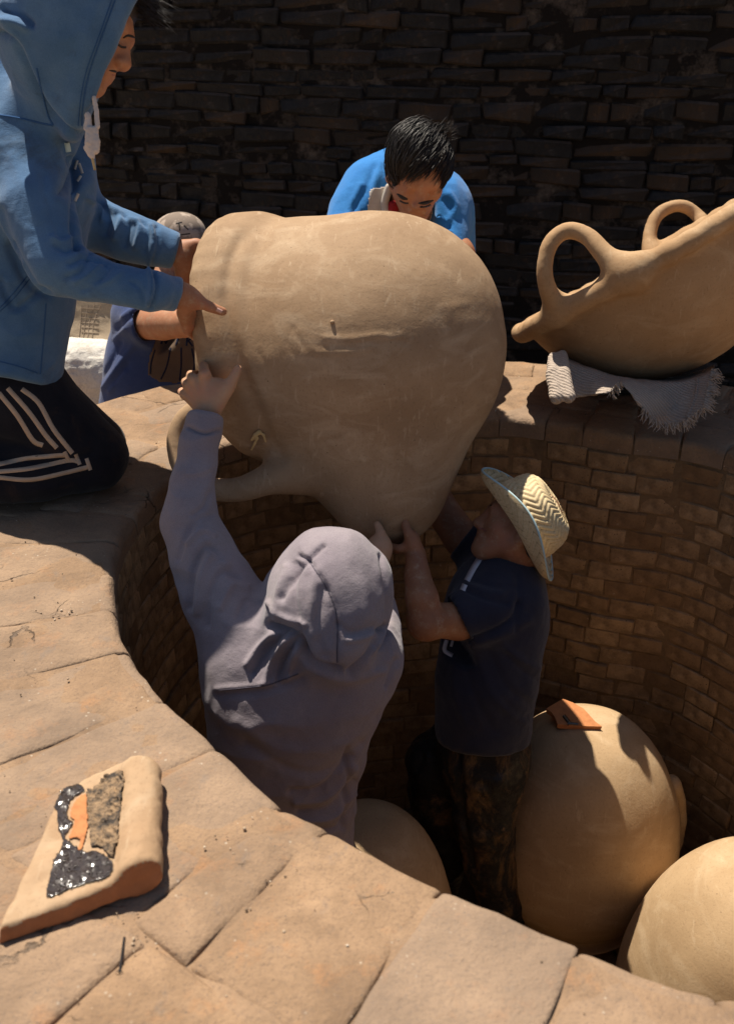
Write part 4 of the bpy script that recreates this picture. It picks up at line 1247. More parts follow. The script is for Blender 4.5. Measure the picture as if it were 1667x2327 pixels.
# hood opening, sleeve mouths, hem
s.ell(A(236, 40, FT + .02), (.125, .112, .090), Mh, .01, True)
s.cone(A(262, 100, FT + .02), A(222, 235, FT + .03), .074, .046, .01, sub=True)
nh = pdir(.924, .382, .40)
s.cut(A(256, 130, FT), nh, .30, .012)
s.cut(A(407, 671, 2.189), pdir(.96, .20, .25), .07, .004)
s.cut(A(400, 572, 2.455), pdir(.95, .25, .2), .08, .004)
s.cut(A(45, 872, 2.4), pdir(-.16, 1, 0), .45, .012)
V, F = s.build(.0046, 2)
V = crumple(V, F, .0045, 6.5, 3, (1, 1, 1.6)); V = crumple(V, F, .0018, 19, 8)
folds = [([(0, 75), (40, 100), (75, 175), (125, 270), (185, 305)], 9, -.012), ([(20, 60), (60, 130), (110, 215), (175, 285)], 12, .007),
         ([(8, 20), (45, 30), (70, 55)], 8, -.010), ([(0, 45), (35, 52), (60, 62)], 9, .010),
         ([(220, 10), (190, 120), (170, 220), (160, 290)], 16, .003),
         ([(160, 600), (195, 585), (240, 600)], 7, -.006), ([(150, 632), (185, 615), (205, 575)], 6, -.005), ([(172, 640), (200, 625), (230, 600)], 5, .005), ([(190, 660), (225, 640), (250, 608)], 6, -.004), ([(128, 560), (150, 570), (175, 560)], 7, -.006), ([(120, 540), (145, 548), (172, 535)], 6, .005),
         ([(212, 650), (245, 640), (275, 620)], 6, .004), ([(300, 640), (318, 655), (330, 690)], 5, -.003),
         ([(338, 612), (346, 650), (335, 690)], 5, .007), ([(350, 616), (356, 655), (345, 700)], 4, -.006),
         ([(200, 450), (225, 470), (232, 500)], 6, .007), ([(222, 458), (250, 485), (240, 530)], 6, -.006), ([(245, 470), (275, 492), (262, 540)], 7, .008), ([(270, 486), (295, 505), (285, 555)], 6, -.006), ([(293, 497), (318, 512), (310, 560)], 7, .007), ([(320, 505), (338, 520), (330, 570)], 5, -.005), ([(342, 512), (350, 550), (338, 600)], 5, .006), ([(356, 516), (360, 560), (345, 606)], 4, -.005),
         ([(165, 360), (172, 430), (168, 520), (180, 560)], 7, -.010), ([(130, 300), (165, 380), (180, 450)], 10, -.004),
         ([(0, 640), (35, 700), (90, 665)], 8, -.007), ([(20, 560), (60, 640), (110, 670)], 9, -.008), ([(0, 480), (25, 560), (70, 640)], 12, -.006), ([(30, 360), (60, 430), (90, 500)], 14, .003), ([(100, 400), (112, 470), (140, 540)], 10, -.003)]
folds = [(a_, b_, c_ * 1.35) for a_, b_, c_ in folds]
V = sculpt(V, F, folds)
hood = mk('hoodie', V, F, M['blue_hood'], man)
US = Surf(V, F)
def seam(pts, w=3.2, mat='blue_seam', p=hood, surf=US, lift=.0012, th=.001): rib(surf, pts, w, lift, th, M[mat], p, 'seam', 4)
seam([(262, 0), (235, 75), (205, 160), (190, 230), (186, 285)]); seam([(254, 0), (228, 75), (197, 160), (183, 230), (178, 285)], 2.2)
seam([(0, 262), (40, 268), (85, 278), (122, 285)], 4); seam([(84, 155), (95, 205), (110, 262), (122, 285)], 3.5)
seam([(105, 690), (100, 760), (92, 850)], 2.5); seam([(0, 822), (40, 832), (86, 848)], 2.5); seam([(0, 700), (30, 668), (62, 628)], 2.5); seam([(0, 708), (34, 676), (68, 634)], 2)
rib(US, [(152, 323), (156, 345)], 12, .001, .001, M['binding'], hood, 'chest_print', 3)
for a, b in [((176, 365), (170, 385)), ((184, 400), (176, 412)), ((178, 440), (170, 458)), ((188, 395), (180, 372))]: rib(US, [a, b], 6, .001, .001, M['cream'], hood, 'chest_print', 3)
s = Sdf()   # knotted drawstring
cd = 1.99
s.chain([(A(214, 222, cd), .0042), (A(219, 250, cd), .0045), (A(222, 288, cd), .0045)], .004)
s.chain([(A(200, 262, cd), .006), (A(203, 290, cd), .0065)], .004); s.chain([(A(195, 278, cd), .003), (A(192, 294, cd), .002)], .003)
s.chain([(A(204, 296, cd - .006), .008), (A(202, 325, cd - .006), .0075), (A(207, 345, cd), .007), (A(210, 356, cd), .005)], .004)
s.chain([(A(212, 298, cd), .008), (A(218, 322, cd), .0085), (A(218, 342, cd), .007)], .003); s.cone(A(196, 336, cd), A(205, 350, cd), .005, .005, .003)
s.cone(A(204, 300, cd), A(214, 298, cd), .008, .008, .004)
V, F = s.build(.0018, 1); V = crumple(V, F, .0008, 180, 4); mk('drawstring', V, F, M['cord'], hood)
V, F = tube([A(210, 358, cd), A(216, 386, cd)], [.0032, .0028], 6); mk('cord_tip', V, F, M['twine'], hood)

# trousers with three stripes down the side
s = Sdf()
for dt in (0, .14): s.chain([(A(15, 830, 2.42 + dt), .120), (A(30, 905, 2.42 + dt), .125)], .05)
s.chain([(A(40, 905, 2.40), .118), (A(130, 972, 2.42), .098), (A(214, 1036, 2.455), .078)], .05)
s.chain([(A(210, 1040, 2.455), .075), (A(90, 1070, 2.40), .072), (A(-60, 1085, 2.35), .066), (A(-260, 1085, 2.34), .05)], .03)
s.chain([(A(60, 900, 2.62), .11), (A(215, 1012, 2.66), .078), (A(60, 1042, 2.68), .07), (A(-160, 1050, 2.68), .055)], .04)
V, F = s.build(.0068, 1); V = crumple(V, F, .003, 9, 13)
V = sculpt(V, F, [([(0, 1040), (90, 1050), (150, 1052), (205, 1030)], 9, -.010), ([(0, 1000), (80, 1022), (150, 1048)], 9, -.006), ([(150, 900), (190, 960), (235, 1010)], 10, .003), ([(60, 1100), (140, 1095), (210, 1080)], 8, -.004), ([(110, 840), (150, 900), (200, 980)], 9, -.003)])
V[:, 2] = np.maximum(V[:, 2], .003)
tr = mk('trousers', V, F, M['black_pants'], man)
TSf = Surf(V, F)
for pts in ([(-2, 893), (40, 945), (75, 1000), (98, 1012)], [(18, 882), (65, 935), (105, 990), (130, 1018)], [(50, 884), (88, 915), (122, 975), (165, 1030)]): rib(TSf, pts, 11, .0006, .0, M['stripe'], tr, 'stripe', 4)
for pts in ([(-2, 1055), (60, 1042), (120, 1036), (150, 1034)], [(-2, 1072), (60, 1066), (110, 1056), (160, 1046), (182, 1050)], [(-2, 1085), (70, 1090), (150, 1074), (205, 1060)]): rib(TSf, pts, 10, .0006, .0, M['stripe'], tr, 'stripe', 4)
for pts in ([(147, 1026), (157, 1048)], [(172, 1032), (182, 1056)], [(197, 1042), (206, 1068)]): rib(TSf, pts, 9, .0010, .0, M['stripe'], tr, 'stripe', 4)

# ============ 2. the man in the grey hoodie, seen from behind
s = Sdf()   # left hand on the rim of the jar
HB = 2.25
s.chain([(A(450, 1040, HB - .02), .028), (A(466, 950, HB + .005), .0265)], .02)
wr = A(470, 938, HB)
kn = [(A(466, 852, HB - .01), .0135), (A(441, 863, HB), .0125), (A(429, 877, HB + .01), .0118), (A(420, 897, HB + .02), .0108)]
mid = [(A(462, 832, HB + .03), .0115), (A(434, 852, HB + .05), .011), (A(422, 868, HB + .055), .0105), (A(413, 890, HB + .06), .0095)]
tip = [(A(474, 836, HB + .09), .0095), (A(448, 850, HB + .10), .009), (A(436, 872, HB + .105), .009), (A(424, 896, HB + .10), .008)]
for (p, r), (q, r2), (e, r3) in zip(kn, mid, tip):
    s.cone(wr + (p - wr) * .1, p, .0160, r * .92, .011); s.chain([(p, r), (q, r2), (e, r3)], .005)
    s.ball(p - FWD * .005, r * .86, .005); s.cone(wr + (p - wr) * .35 - FWD * .013, p - FWD * .010, .0035, .0035, .006)
s.cone(A(485, 925, HB), A(505, 885, HB), .021, .020, .02); s.cone(A(478, 900, HB), A(495, 872, HB + .005), .017, .011, .02)
s.chain([(A(490, 915, HB), .019), (A(520, 880, HB - .005), .0145), (A(533, 855, HB - .006), .0118), (A(541, 838, HB - .004), .0092)], .012)
# right hand: forearm under the jar, thumb up its side
s.chain([(A(845, 1400, 2.310), .036), (A(858, 1262, 2.340), .026)], .02); s.ball(A(862, 1240, 2.345), .028)
fingers(s, [[(A(868, 1236, 2.340), .015), (A(865, 1212, 2.335), .0115), (A(857, 1192, 2.345), .0085)], [(A(870, 1250, 2.350), .012), (A(880, 1246, 2.410), .010), (A(876, 1240, 2.470), .009)], [(A(862, 1256, 2.350), .012), (A(866, 1252, 2.410), .010), (A(866, 1246, 2.470), .009)], [(A(852, 1256, 2.350), .012), (A(852, 1252, 2.410), .010), (A(852, 1246, 2.470), .009)]], .01)
head(s, A(752, 1375, 2.09), pdir(.05, -.55, .85), pdir(0, -.88, -.5), .92, neck=(A(735, 1500, 2.14), .058))
s.chain([(A(735, 1500, 2.15), .058), (A(690, 1600, 2.20), .10), (A(670, 1800, 2.30), .09)], .03)
s.chain([(A(735, 1500, 2.15), .05), (A(575, 1470, 2.14), .05), (A(500, 1345, 2.15), .044), (A(434, 1192, 2.175), .036), (A(450, 1040, HB - .02), .028)], .02)
s.chain([(A(735, 1500, 2.15), .05), (A(840, 1490, 2.20), .045), (A(845, 1400, 2.31), .036)], .02)
V, F = s.build(.0034, 1); man = mk('person', V, F, M['skin_b'])
tag(man, 'person seen from behind in a mauve-grey hoodie, hood up, reaching to the jar', 'person')
s = Sdf()
s.chain([(A(612, 1560, 2.15), .140), (A(622, 1680, 2.21), .132), (A(650, 1850, 2.30), .118), (A(660, 2060, 2.42), .125)], .08)
s.chain([(A(748, 1555, 2.17), .124), (A(722, 1680, 2.23), .108), (A(690, 1850, 2.32), .100), (A(705, 2060, 2.44), .12)], .08)
s.chain([(A(572, 1468, 2.13), .098), (A(500, 1345, 2.15), .080), (A(456, 1245, 2.165), .066), (A(432, 1190, 2.175), .060), (A(438, 1100, 2.195), .0475), (A(453, 1010, 2.215), .040), (A(461, 985, 2.22), .038)], .06)
s.chain([(A(463, 975, 2.222), .0375), (A(468, 940, 2.235), .0355)], .006)
s.chain([(A(832, 1500, 2.19), .076), (A(845, 1430, 2.25), .062), (A(846, 1380, 2.31), .052)], .06)
s.cone(A(690, 1480, 2.13), A(770, 1485, 2.13), .10, .10, .06)
# hood
s.ell(A(758, 1338, 2.06), (.122, .128, .130), np.array([RIGHT, UP, FWD]), .03)
s.ell(A(728, 1400, 2.05), (.112, .115, .115), np.array([RIGHT, UP, FWD]), .05)
s.cone(A(760, 1430, 2.03), A(792, 1500, 2.05), .085, .034, .04)
s.chain([(A(690, 1262, 2.16), .035), (A(650, 1325, 2.13), .038), (A(632, 1385, 2.10), .036), (A(655, 1435, 2.07), .034)], .03)
s.cut(A(468, 946, 2.233), pdir(.15, -1, .2), .06, .004)
V, F = s.build(.0046, 2)
V = crumple(V, F, .0055, 7.5, 23, (1, 1, 1.5)); V = crumple(V, F, .0013, 20, 28)
folds = [([(700, 1272), (741, 1335), (765, 1401), (766, 1505)], 5, -.004), ([(866, 1261), (881, 1346), (878, 1420), (860, 1470)], 6, -.006), ([(675, 1283), (665, 1346), (678, 1420), (693, 1486)], 9, -.007), ([(650, 1290), (632, 1350), (628, 1410)], 8, .005), ([(720, 1300), (708, 1360), (715, 1440)], 12, .004),
         ([(680, 1262), (702, 1268), (735, 1240)], 5, -.006), ([(700, 1275), (665, 1310), (640, 1360)], 6, -.005), ([(735, 1340), (720, 1420), (735, 1490)], 10, -.004), ([(790, 1230), (820, 1300), (835, 1400)], 14, .003), ([(770, 1420), (800, 1440), (850, 1425)], 8, -.004), ([(790, 1455), (820, 1450), (850, 1440)], 7, .004), ([(610, 1370), (640, 1400), (690, 1420)], 6, .005),
         ([(612, 1420), (640, 1432), (665, 1445), (695, 1490), (720, 1515), (770, 1525)], 9, -.016), ([(795, 1530), (840, 1490), (862, 1440), (878, 1430)], 8, -.012),
         ([(640, 1442), (605, 1480), (575, 1530)], 7, -.007), ([(622, 1440), (590, 1470), (562, 1510)], 7, .007), ([(652, 1452), (620, 1500), (600, 1552)], 7, .008), ([(665, 1462), (640, 1510), (630, 1550)], 5, -.007), ([(675, 1475), (662, 1510), (655, 1540)], 6, .006),
         ([(495, 1566), (560, 1560), (610, 1553), (680, 1528)], 7, .003), ([(495, 1580), (560, 1575), (612, 1568), (684, 1542)], 10, -.003),
         ([(900, 1500), (885, 1540), (878, 1560)], 6, -.005), ([(700, 1515), (780, 1545), (870, 1525)], 10, .004),
         ([(500, 1270), (470, 1240), (440, 1300), (430, 1380)], 8, -.006), ([(515, 1285), (480, 1262), (455, 1320), (448, 1390)], 9, .006), ([(540, 1310), (505, 1300), (478, 1350), (470, 1420)], 8, -.005), ([(560, 1335), (525, 1330), (500, 1380)], 9, .005), ([(480, 1170), (450, 1180), (425, 1215), (405, 1270)], 7, -.004), ([(488, 1215), (460, 1205), (425, 1235)], 6, .005), ([(585, 1370), (560, 1365), (540, 1400)], 7, -.004),
         ([(478, 1120), (465, 1150), (440, 1170)], 6, -.004), ([(482, 1060), (455, 1075), (425, 1078)], 6, .002),
         ([(660, 1800), (730, 1790), (800, 1720)], 7, -.006), ([(670, 1822), (740, 1812), (805, 1745)], 7, .006), ([(680, 1845), (750, 1835), (806, 1775)], 7, -.006), ([(690, 1865), (755, 1858), (804, 1805)], 6, .005), ([(700, 1885), (765, 1880), (803, 1835)], 6, -.005), ([(560, 1690), (650, 1745), (740, 1755), (820, 1690)], 12, -.004), ([(540, 1640), (640, 1700), (760, 1700), (840, 1640)], 14, .003), ([(790, 1700), (788, 1780), (780, 1880)], 6, -.006),
         ([(428, 972), (462, 984), (500, 978)], 4, -.006)]
folds = [(a_, b_, c_ * 1.5) for a_, b_, c_ in folds]
V = sculpt(V, F, folds)
hood = mk('hoodie', V, F, M['grey_hood'], man); GS = Surf(V, F)
for pts in ([(700, 1272), (741, 1335), (765, 1401), (766, 1505)], [(498, 1569), (560, 1563), (610, 1556), (678, 1531)]):
    rib(GS, pts, 2.6, .0008, .0006, M['grey_seam'], hood, 'seam', 4)
s = Sdf()
for dx in (-1, 1): s.chain([(A(680 + dx * 55, 2030, 2.42), .12), (A(690 + dx * 60, 2260, 2.62), .085), (np.array([-.02 + dx * .11, 1.60, FLOOR + .12]), .06), (np.array([-.02 + dx * .11, 1.66, FLOOR + .05]), .05)], .05)
V, F = s.build(.012, 1); V[:, 2] = np.maximum(V[:, 2], FLOOR + .002); mk('trousers', V, F, M['black_pants'], man)

# ============ 3. the man in the straw hat
HT = 2.46
fc, uc = pdir(-.92, -.39, .05), pdir(.39, -.92, 0)
Oc = A(1180, 1200, HT)
s = Sdf(); PC = head(s, Oc, fc, uc, .90, neck=(A(1150, 1325, 2.55), .062))
s.chain([(A(1150, 1325, 2.58), .06), (A(1120, 1400, 2.58), .08), (A(1110, 1500, 2.60), .09)], .03)
s.cone(A(1130, 1360, 2.58), A(1130, 1385, 2.46), .05, .05, .03); s.cone(A(1130, 1340, 2.58), A(1100, 1262, 2.72), .05, .05, .03)
s.chain([(A(1130, 1385, 2.460), .050), (A(1040, 1412, 2.400), .0455), (A(968, 1408, 2.330), .040), (A(958, 1360, 2.320), .0385), (A(948, 1310, 2.350), .031), (A(944, 1258, 2.380), .0235)], .02)
s.ball(A(966, 1418, 2.330), .036, .03)
s.ell(A(936, 1232, 2.385), (.020, .030, .032), np.array([RIGHT, UP, FWD]), .015)
fingers(s, [[(A(938, 1235, 2.370), .016), (A(928, 1212, 2.365), .0125), (A(922, 1196, 2.370), .0105), (A(920, 1182, 2.375), .0085)],
            [(A(932, 1240, 2.375), .012), (A(905, 1247, 2.375), .010), (A(884, 1240, 2.390), .0085)], [(A(930, 1246, 2.400), .012), (A(903, 1250, 2.410), .010), (A(880, 1243, 2.430), .0085)],
            [(A(930, 1246, 2.425), .012), (A(904, 1248, 2.440), .010), (A(884, 1240, 2.460), .0085)], [(A(932, 1242, 2.445), .010), (A(910, 1244, 2.465), .009), (A(894, 1237, 2.480), .0075)]], .008)
s.chain([(A(1100, 1262, 2.72), .052), (A(1050, 1225, 2.74), .050), (A(1000, 1155, 2.76), .046), (A(975, 1095, 2.74), .040), (A(955, 1030, 2.70), .030)], .02)
s.ball(A(950, 1005, 2.69), .034, .02)
for q in (-1.5, -.5, .5, 1.5): s.chain([(A(946 + q * 9, 990 + abs(q) * 4, 2.69), .011), (A(936 + q * 12, 962 + abs(q) * 6, 2.68), .010), (A(928 + q * 13, 940 + abs(q) * 8, 2.665), .0085)], .006)
V, F = s.build(.0036, 1); sk = [(V, F)]; man = mk('person', V, F, M['skin_c'])
tag(man, 'person in a straw hat and dark t-shirt pushing the jar up from below', 'person')
CS = Surf(*sk[0])
rib(CS, [(1112, 1133), (1120, 1120), (1126, 1108)], 6, .001, .0015, M['hair'], man, 'eyebrow', 2, True)
rib(CS, [(1086, 1199), (1096, 1202), (1104, 1206)], 3.5, .0008, .0006, M['lip'], man, 'lips', 2)
rib(CS, [(1108, 1150), (1116, 1147)], 4, .0008, .0006, M['eye'], man, 'eye', 2)
s = Sdf(); s.ell(PC(0, -.018, .028), (.072, .084, .070), np.array([np.cross(uc, fc), fc, uc]), .01); s.cone(PC(.07, -.03, 0), PC(.055, -.055, -.045), .03, .02, .03); s.cone(PC(-.07, -.03, 0), PC(-.055, -.055, -.045), .03, .02, .03)
V, F = s.build(.006, 1); mk('hair', V, F, M['hair'], man)
# t-shirt
s = Sdf()
for dt in (-.06, .08):
    s.chain([(A(1128, 1355, 2.56 + dt), .108), (A(1120, 1440, 2.58 + dt), .122), (A(1105, 1540, 2.60 + dt), .125), (A(1098, 1640, 2.63 + dt), .117), (A(1095, 1690, 2.65 + dt), .116)], .06)
s.chain([(A(1150, 1325, 2.56), .085), (A(1130, 1380, 2.57), .12)], .06)
s.chain([(A(1150, 1365, 2.46), .086), (A(1095, 1392, 2.415), .072), (A(1020, 1418, 2.39), .060)], .05)
s.chain([(A(1125, 1290, 2.68), .080), (A(1085, 1250, 2.72), .066), (A(1035, 1205, 2.745), .058)], .05)
s.cut(A(1040, 1404, 2.40), pdir(-.92, .40, -.1), .13, .004); s.cut(A(1056, 1222, 2.735), pdir(-.80, -.60, .1), .11, .004)
s.cone(A(1060, 1400, 2.41), A(1000, 1420, 2.38), .050, .055, .004, sub=True)
s.cut(A(1098, 1668, 2.64), pdir(-.02, 1, .10), .30, .008)
s.cone(A(1150, 1300, 2.545), A(1182, 1180, 2.46), .066, .072, .01, sub=True)
V, F = s.build(.0068, 1); V = crumple(V, F, .003, 8, 33); V = crumple(V, F, .0012, 24, 38)
V = sculpt(V, F, [([(1062, 1458), (1120, 1435), (1165, 1405), (1178, 1370)], 7, -.010), ([(1090, 1460), (1150, 1440), (1200, 1410)], 10, .005), ([(1060, 1330), (1100, 1345), (1140, 1350)], 7, .006), ([(1065, 1345), (1105, 1362), (1150, 1372)], 6, -.005), ([(1080, 1320), (1120, 1330), (1170, 1335)], 6, -.004), ([(1110, 1480), (1150, 1560), (1205, 1600)], 9, -.005), ([(1085, 1490), (1120, 1580), (1190, 1640)], 10, .005), ([(1055, 1490), (1075, 1580), (1120, 1660)], 10, -.005), ([(1030, 1500), (1035, 1580), (1060, 1650)], 10, .004), ([(1140, 1465), (1185, 1500), (1222, 1520)], 7, .005), ([(1150, 1490), (1190, 1525), (1220, 1545)], 6, -.005), ([(1175, 1310), (1180, 1380), (1170, 1430)], 5, -.005), ([(1150, 1600), (1185, 1630), (1210, 1620)], 6, -.004)])
sh = mk('t_shirt', V, F, M['char'], man); TSh = Surf(V, F)
for pts, w in (([(1092, 1265), (1075, 1292), (1060, 1320)], 13), ([(1056, 1328), (1050, 1342)], 12), ([(1014, 1455), (1010, 1478), (1028, 1490)], 9), ([(1028, 1456), (1024, 1470)], 6)):
    rib(TSh, pts, w, .001, .0006, M['white_print'], sh, 'print', 3)
# muddy trousers
s = Sdf()
for dt in (-.05, .07): s.chain([(A(1095, 1665, 2.63 + dt), .108), (A(1090, 1720, 2.65 + dt), .108)], .05)
s.chain([(A(1112, 1720, 2.60), .098), (A(1098, 1850, 2.64), .078), (A(1110, 1950, 2.72), .066), (A(1135, 2050, 2.78), .060), (np.array([.40, 1.98, FLOOR + .12]), .055), (np.array([.36, 1.95, FLOOR + .05]), .05)], .04)
s.chain([(A(1050, 1700, 2.74), .095), (A(992, 1735, 2.72), .080), (A(985, 1790, 2.76), .07), (A(1010, 1950, 2.92), .058), (np.array([.22, 2.20, FLOOR + .08]), .052)], .04)
V, F = s.build(.0075, 1); V = crumple(V, F, .006, 10, 43); V = crumple(V, F, .002, 26, 48)
V = sculpt(V, F, [([(1040, 1720), (1050, 1850), (1075, 1980)], 8, -.012), ([(940, 1660), (960, 1710), (945, 1760)], 6, -.006), ([(950, 1690), (972, 1720)], 6, .007), ([(1080, 1790), (1110, 1800), (1140, 1770)], 8, .008), ([(1085, 1880), (1115, 1890), (1140, 1870)], 7, -.006), ([(1100, 1925), (1130, 1930), (1150, 1910)], 7, .005)])
V[:, 2] = np.maximum(V[:, 2], FLOOR + .002); mk('trousers', V, F, M['muddy'], man)
# the hat
BC = A(1174, 1190, HT); HSC = .93
ax = unit(.835 * RIGHT + .50 * UP - .25 * FWD); bx = unit(pdir(.50, .865, 0) - ax * (pdir(.50, .865, 0) @ ax)); by = np.cross(ax, bx)
prof = smooth_line([(.002, .118), (.042, .117), (.074, .109), (.093, .088), (.101, .060), (.106, .032), (.109, .010), (.115, .0), (.128, .002), (.143, .009), (.156, .019), (.164, .028)], 9)
NU, NV = 420, len(prof); V = []; W = []
arc = np.r_[0, np.cumsum([np.linalg.norm(prof[i + 1] - prof[i]) for i in range(NV - 1)])]
for j, (r, z) in enumerate(prof):
    for i in range(NU):
        a = 2 * math.pi * i / NU
        brim = max(0, (r - .10) / .066)
        zz = z + brim * (.030 * math.cos(2 * a) * -1 + .004 * math.sin(3 * a + 1))
        rr_ = r * (1 + .05 * math.cos(2 * a) * (1 if r > .09 else .6)) * (1 + .012 * math.sin(5 * a + j * .2))
        dent = -.012 * math.exp(-(r / .05) ** 2) * (.6 + .4 * math.cos(2 * a))
        ncol = 34; bandw = .027; ph = arc[j] / bandw; b = int(ph); fr = ph - b
        slope = (fr if b % 2 == 0 else 1 - fr) * 1.6
        st = (a / (2 * math.pi) * ncol * (1 if r > .04 else .5) + slope) % 1.0
        w = math.sin(math.pi * st) ** .6 * (1 - .35 * (1 - min(1, min(fr, 1 - fr) * 9)))
        W.append(w); V.append((rr_, a, zz + dent, w))
X = np.array(V)
P0 = BC + X[:, 0:1] * (np.cos(X[:, 1:2]) * bx + np.sin(X[:, 1:2]) * by) + X[:, 2:3] * ax
Fq = np.array([[j * NU + i, j * NU + (i + 1) % NU, (j + 1) * NU + (i + 1) % NU, (j + 1) * NU + i] for j in range(NV - 1) for i in range(NU)])
P0 = BC + (P0 - BC) * HSC
N = normals(P0, Fq)
if N[NU * 3] @ ax < 0: Fq = Fq[:, ::-1]; N = -N
out_ = P0 + N * (X[:, 3:4] * .0042); inn = P0 - N * .003
o = len(P0); Vh = np.vstack([out_, inn]); Fh = np.vstack([Fq, Fq[:, ::-1] + o])
hat = mk('straw_hat', Vh, Fh, M['straw'], man)
at_ = hat.data.attributes.new('weave', 'FLOAT', 'POINT'); at_.data.foreach_set('value', np.r_[X[:, 3], X[:, 3]].astype(np.float32))
edge = [P0[(NV - 1) * NU + i] for i in range(0, NU, 4)]
V, F = tube(edge + [edge[0]], .0030, 6); mk('brim_binding', V, F, M['binding'], hat)
rs = random.Random(8); Vs = []
for i in range(60):
    a = P0[rs.randrange(0, NU * 14)]; 
    if (a - BC) @ bx < .01: continue
    Vs.append(tube([a, a + ax * rs.uniform(.003, .01) + bx * rs.uniform(-.008, .012), a + ax * rs.uniform(.003, .012) + bx * rs.uniform(-.015, .02) + by * rs.uniform(-.015, .015)], [.0011, .001, .0005], 4))
mk('frayed_straw', *join(*Vs), M['straw'], hat)

# ============ 4. the man in the bright blue jersey behind the jar
TDp = 2.86
fd, ud = pdir(.10, .80, -.58), pdir(.12, -.62, -.78)
Od = A(948, 392, TDp)
s = Sdf(); PD = head(s, Od, fd, ud, 1.0, neck=(A(930, 470, 3.02), .06))
s.chain([(A(930, 470, 3.02), .06), (A(925, 520, 3.14), .10), (A(915, 700, 3.28), .10)], .03)
s.chain([(A(925, 500, 3.10), .05), (A(850, 450, 3.05), .05), (A(770, 560, 2.98), .05)], .02); s.chain([(A(925, 500, 3.10), .05), (A(1005, 490, 3.06), .045), (A(1040, 580, 3.0), .045)], .02)
s.chain([(A(770, 560, 2.98), .05), (A(745, 700, 2.86), .04), (A(720, 840, 2.80), .03)], .02); s.ball(A(716, 870, 2.80), .034, .02)
for q in range(4): s.chain([(A(706 + q * 12, 880, 2.80), .011), (A(704 + q * 13, 912, 2.79), .0095), (A(704 + q * 13, 936, 2.77), .0085)], .006)
s.chain([(A(1040, 580, 3.0), .05), (A(1030, 720, 2.94), .04), (A(1000, 860, 2.86), .03)], .02); s.ball(A(992, 890, 2.85), .034, .02)
for q in range(4): s.chain([(A(972 + q * 12, 900, 2.85), .011), (A(968 + q * 12, 930, 2.83), .0095), (A(966 + q * 12, 952, 2.81), .0085)], .006)
V, F = s.build(.0042, 1); sk = [(V, F)]; man = mk('person', V, F, M['skin_a'])
tag(man, 'black-haired person in a bright blue jersey bending over behind the jar', 'person')
DSf = Surf(*sk[0])
rib(DSf, [(902, 440), (914, 449), (926, 453)], 8, .001, .002, M['hair'], man, 'eyebrow', 2, True)
rib(DSf, [(950, 462), (966, 461), (984, 455)], 8, .001, .002, M['hair'], man, 'eyebrow', 2, True)
rib(DSf, [(908, 456), (918, 461), (928, 462)], 3.5, .001, .001, M['eye'], man, 'eyelashes', 2)
rib(DSf, [(954, 470), (966, 470), (978, 465)], 3.5, .001, .001, M['eye'], man, 'eyelashes', 2)
# hair: a cap of locks swept from a whorl at the upper right down to the fringe
ld = np.cross(ud, fd); Mh2 = np.array([ld, unit(fd), unit(ud - unit(fd) * (ud @ unit(fd)))]); Rr = np.array((.086, .106, .097)); Hc = PD(0, -.012, .035)
s = Sdf(); s.ell(Hc, Rr - .006, Mh2, .01); s.cut(PD(0, .070, .045), Mh2[1] * .9 - Mh2[2] * .25, .3, .02); s.cut(PD(0, 0, -.045), -Mh2[2], .3, .02)
Vs = [s.build(.006, 2)]
rs = random.Random(21); whorl = np.array([-.30, -.45, .84])
sgn = 1 if (Mh2[0] @ RIGHT) < 0 else -1
for i in range(2600):
    while True:
        u = np.array([rs.gauss(0, 1), rs.gauss(0, 1), rs.gauss(0, 1)]); u /= np.linalg.norm(u)
        if u[2] > -.35 - .35 * (u[1] < 0) and not (u[1] > .42 and u[2] < .52): break
    lift = rs.uniform(.0, .006) if rs.random() < .88 else rs.uniform(.004, .015); L = rs.uniform(.05, .10); P_ = []; q = u.copy(); stp = L / 9
    for k in range(10):
        P_.append(Hc + Mh2.T @ (q * (Rr + lift + .004 * math.sin(k * .5 + i))))
        dirv = np.array([sgn * 1.0, .50, -.12]) + .5 * (q - whorl) + .22 * np.array([math.sin(i), math.cos(i * 1.3), 0]) + .35 * math.sin(k * .9 + 7 * u[2] + 5 * u[0]) * np.array([.2, -.6, 0])
        if q[0] * sgn > .75: dirv = np.array([sgn * .1, .5, -.8])
        if q[1] < -.3 and q[2] < .4: dirv = np.array([0, -.1, -1.])
        dirv = dirv - q * (dirv @ q); dirv /= np.linalg.norm(dirv) + 1e-9
        q = q + dirv * stp / .095
        if q[1] > .78: q = q * np.array([1, 1, 1]); q /= np.linalg.norm(q); q *= 1.0 + .03 * max(0, k - 5)
        else: q /= np.linalg.norm(q)
    w = rs.uniform(.0007, .0017)
    Vs.append(tube(P_, list(w * np.array([.7, 1, 1, 1, 1, 1, .95, .85, .65, .25])), 4))
for i in range(90):   # the cowlick standing up at the whorl
    u = unit(np.array([-sgn * .62 + rs.gauss(0, .10), -.25 + rs.gauss(0, .15), .72 + rs.gauss(0, .1)])); a = Hc + Mh2.T @ (u * Rr); d = Mh2.T @ unit(u + np.array([-sgn * .5, rs.gauss(0, .3), rs.gauss(.1, .3)]))
    L = rs.uniform(.02, .05); b = a + d * L * .5; c = b + unit(d + UP * .2 + FWD * rs.uniform(-.4, .4)) * L * .5
    Vs.append(tube([a, b, c], [.0012, .001, .0003], 4))
V, F = join(*Vs); mk('hair', V, F, M['hair'], man)
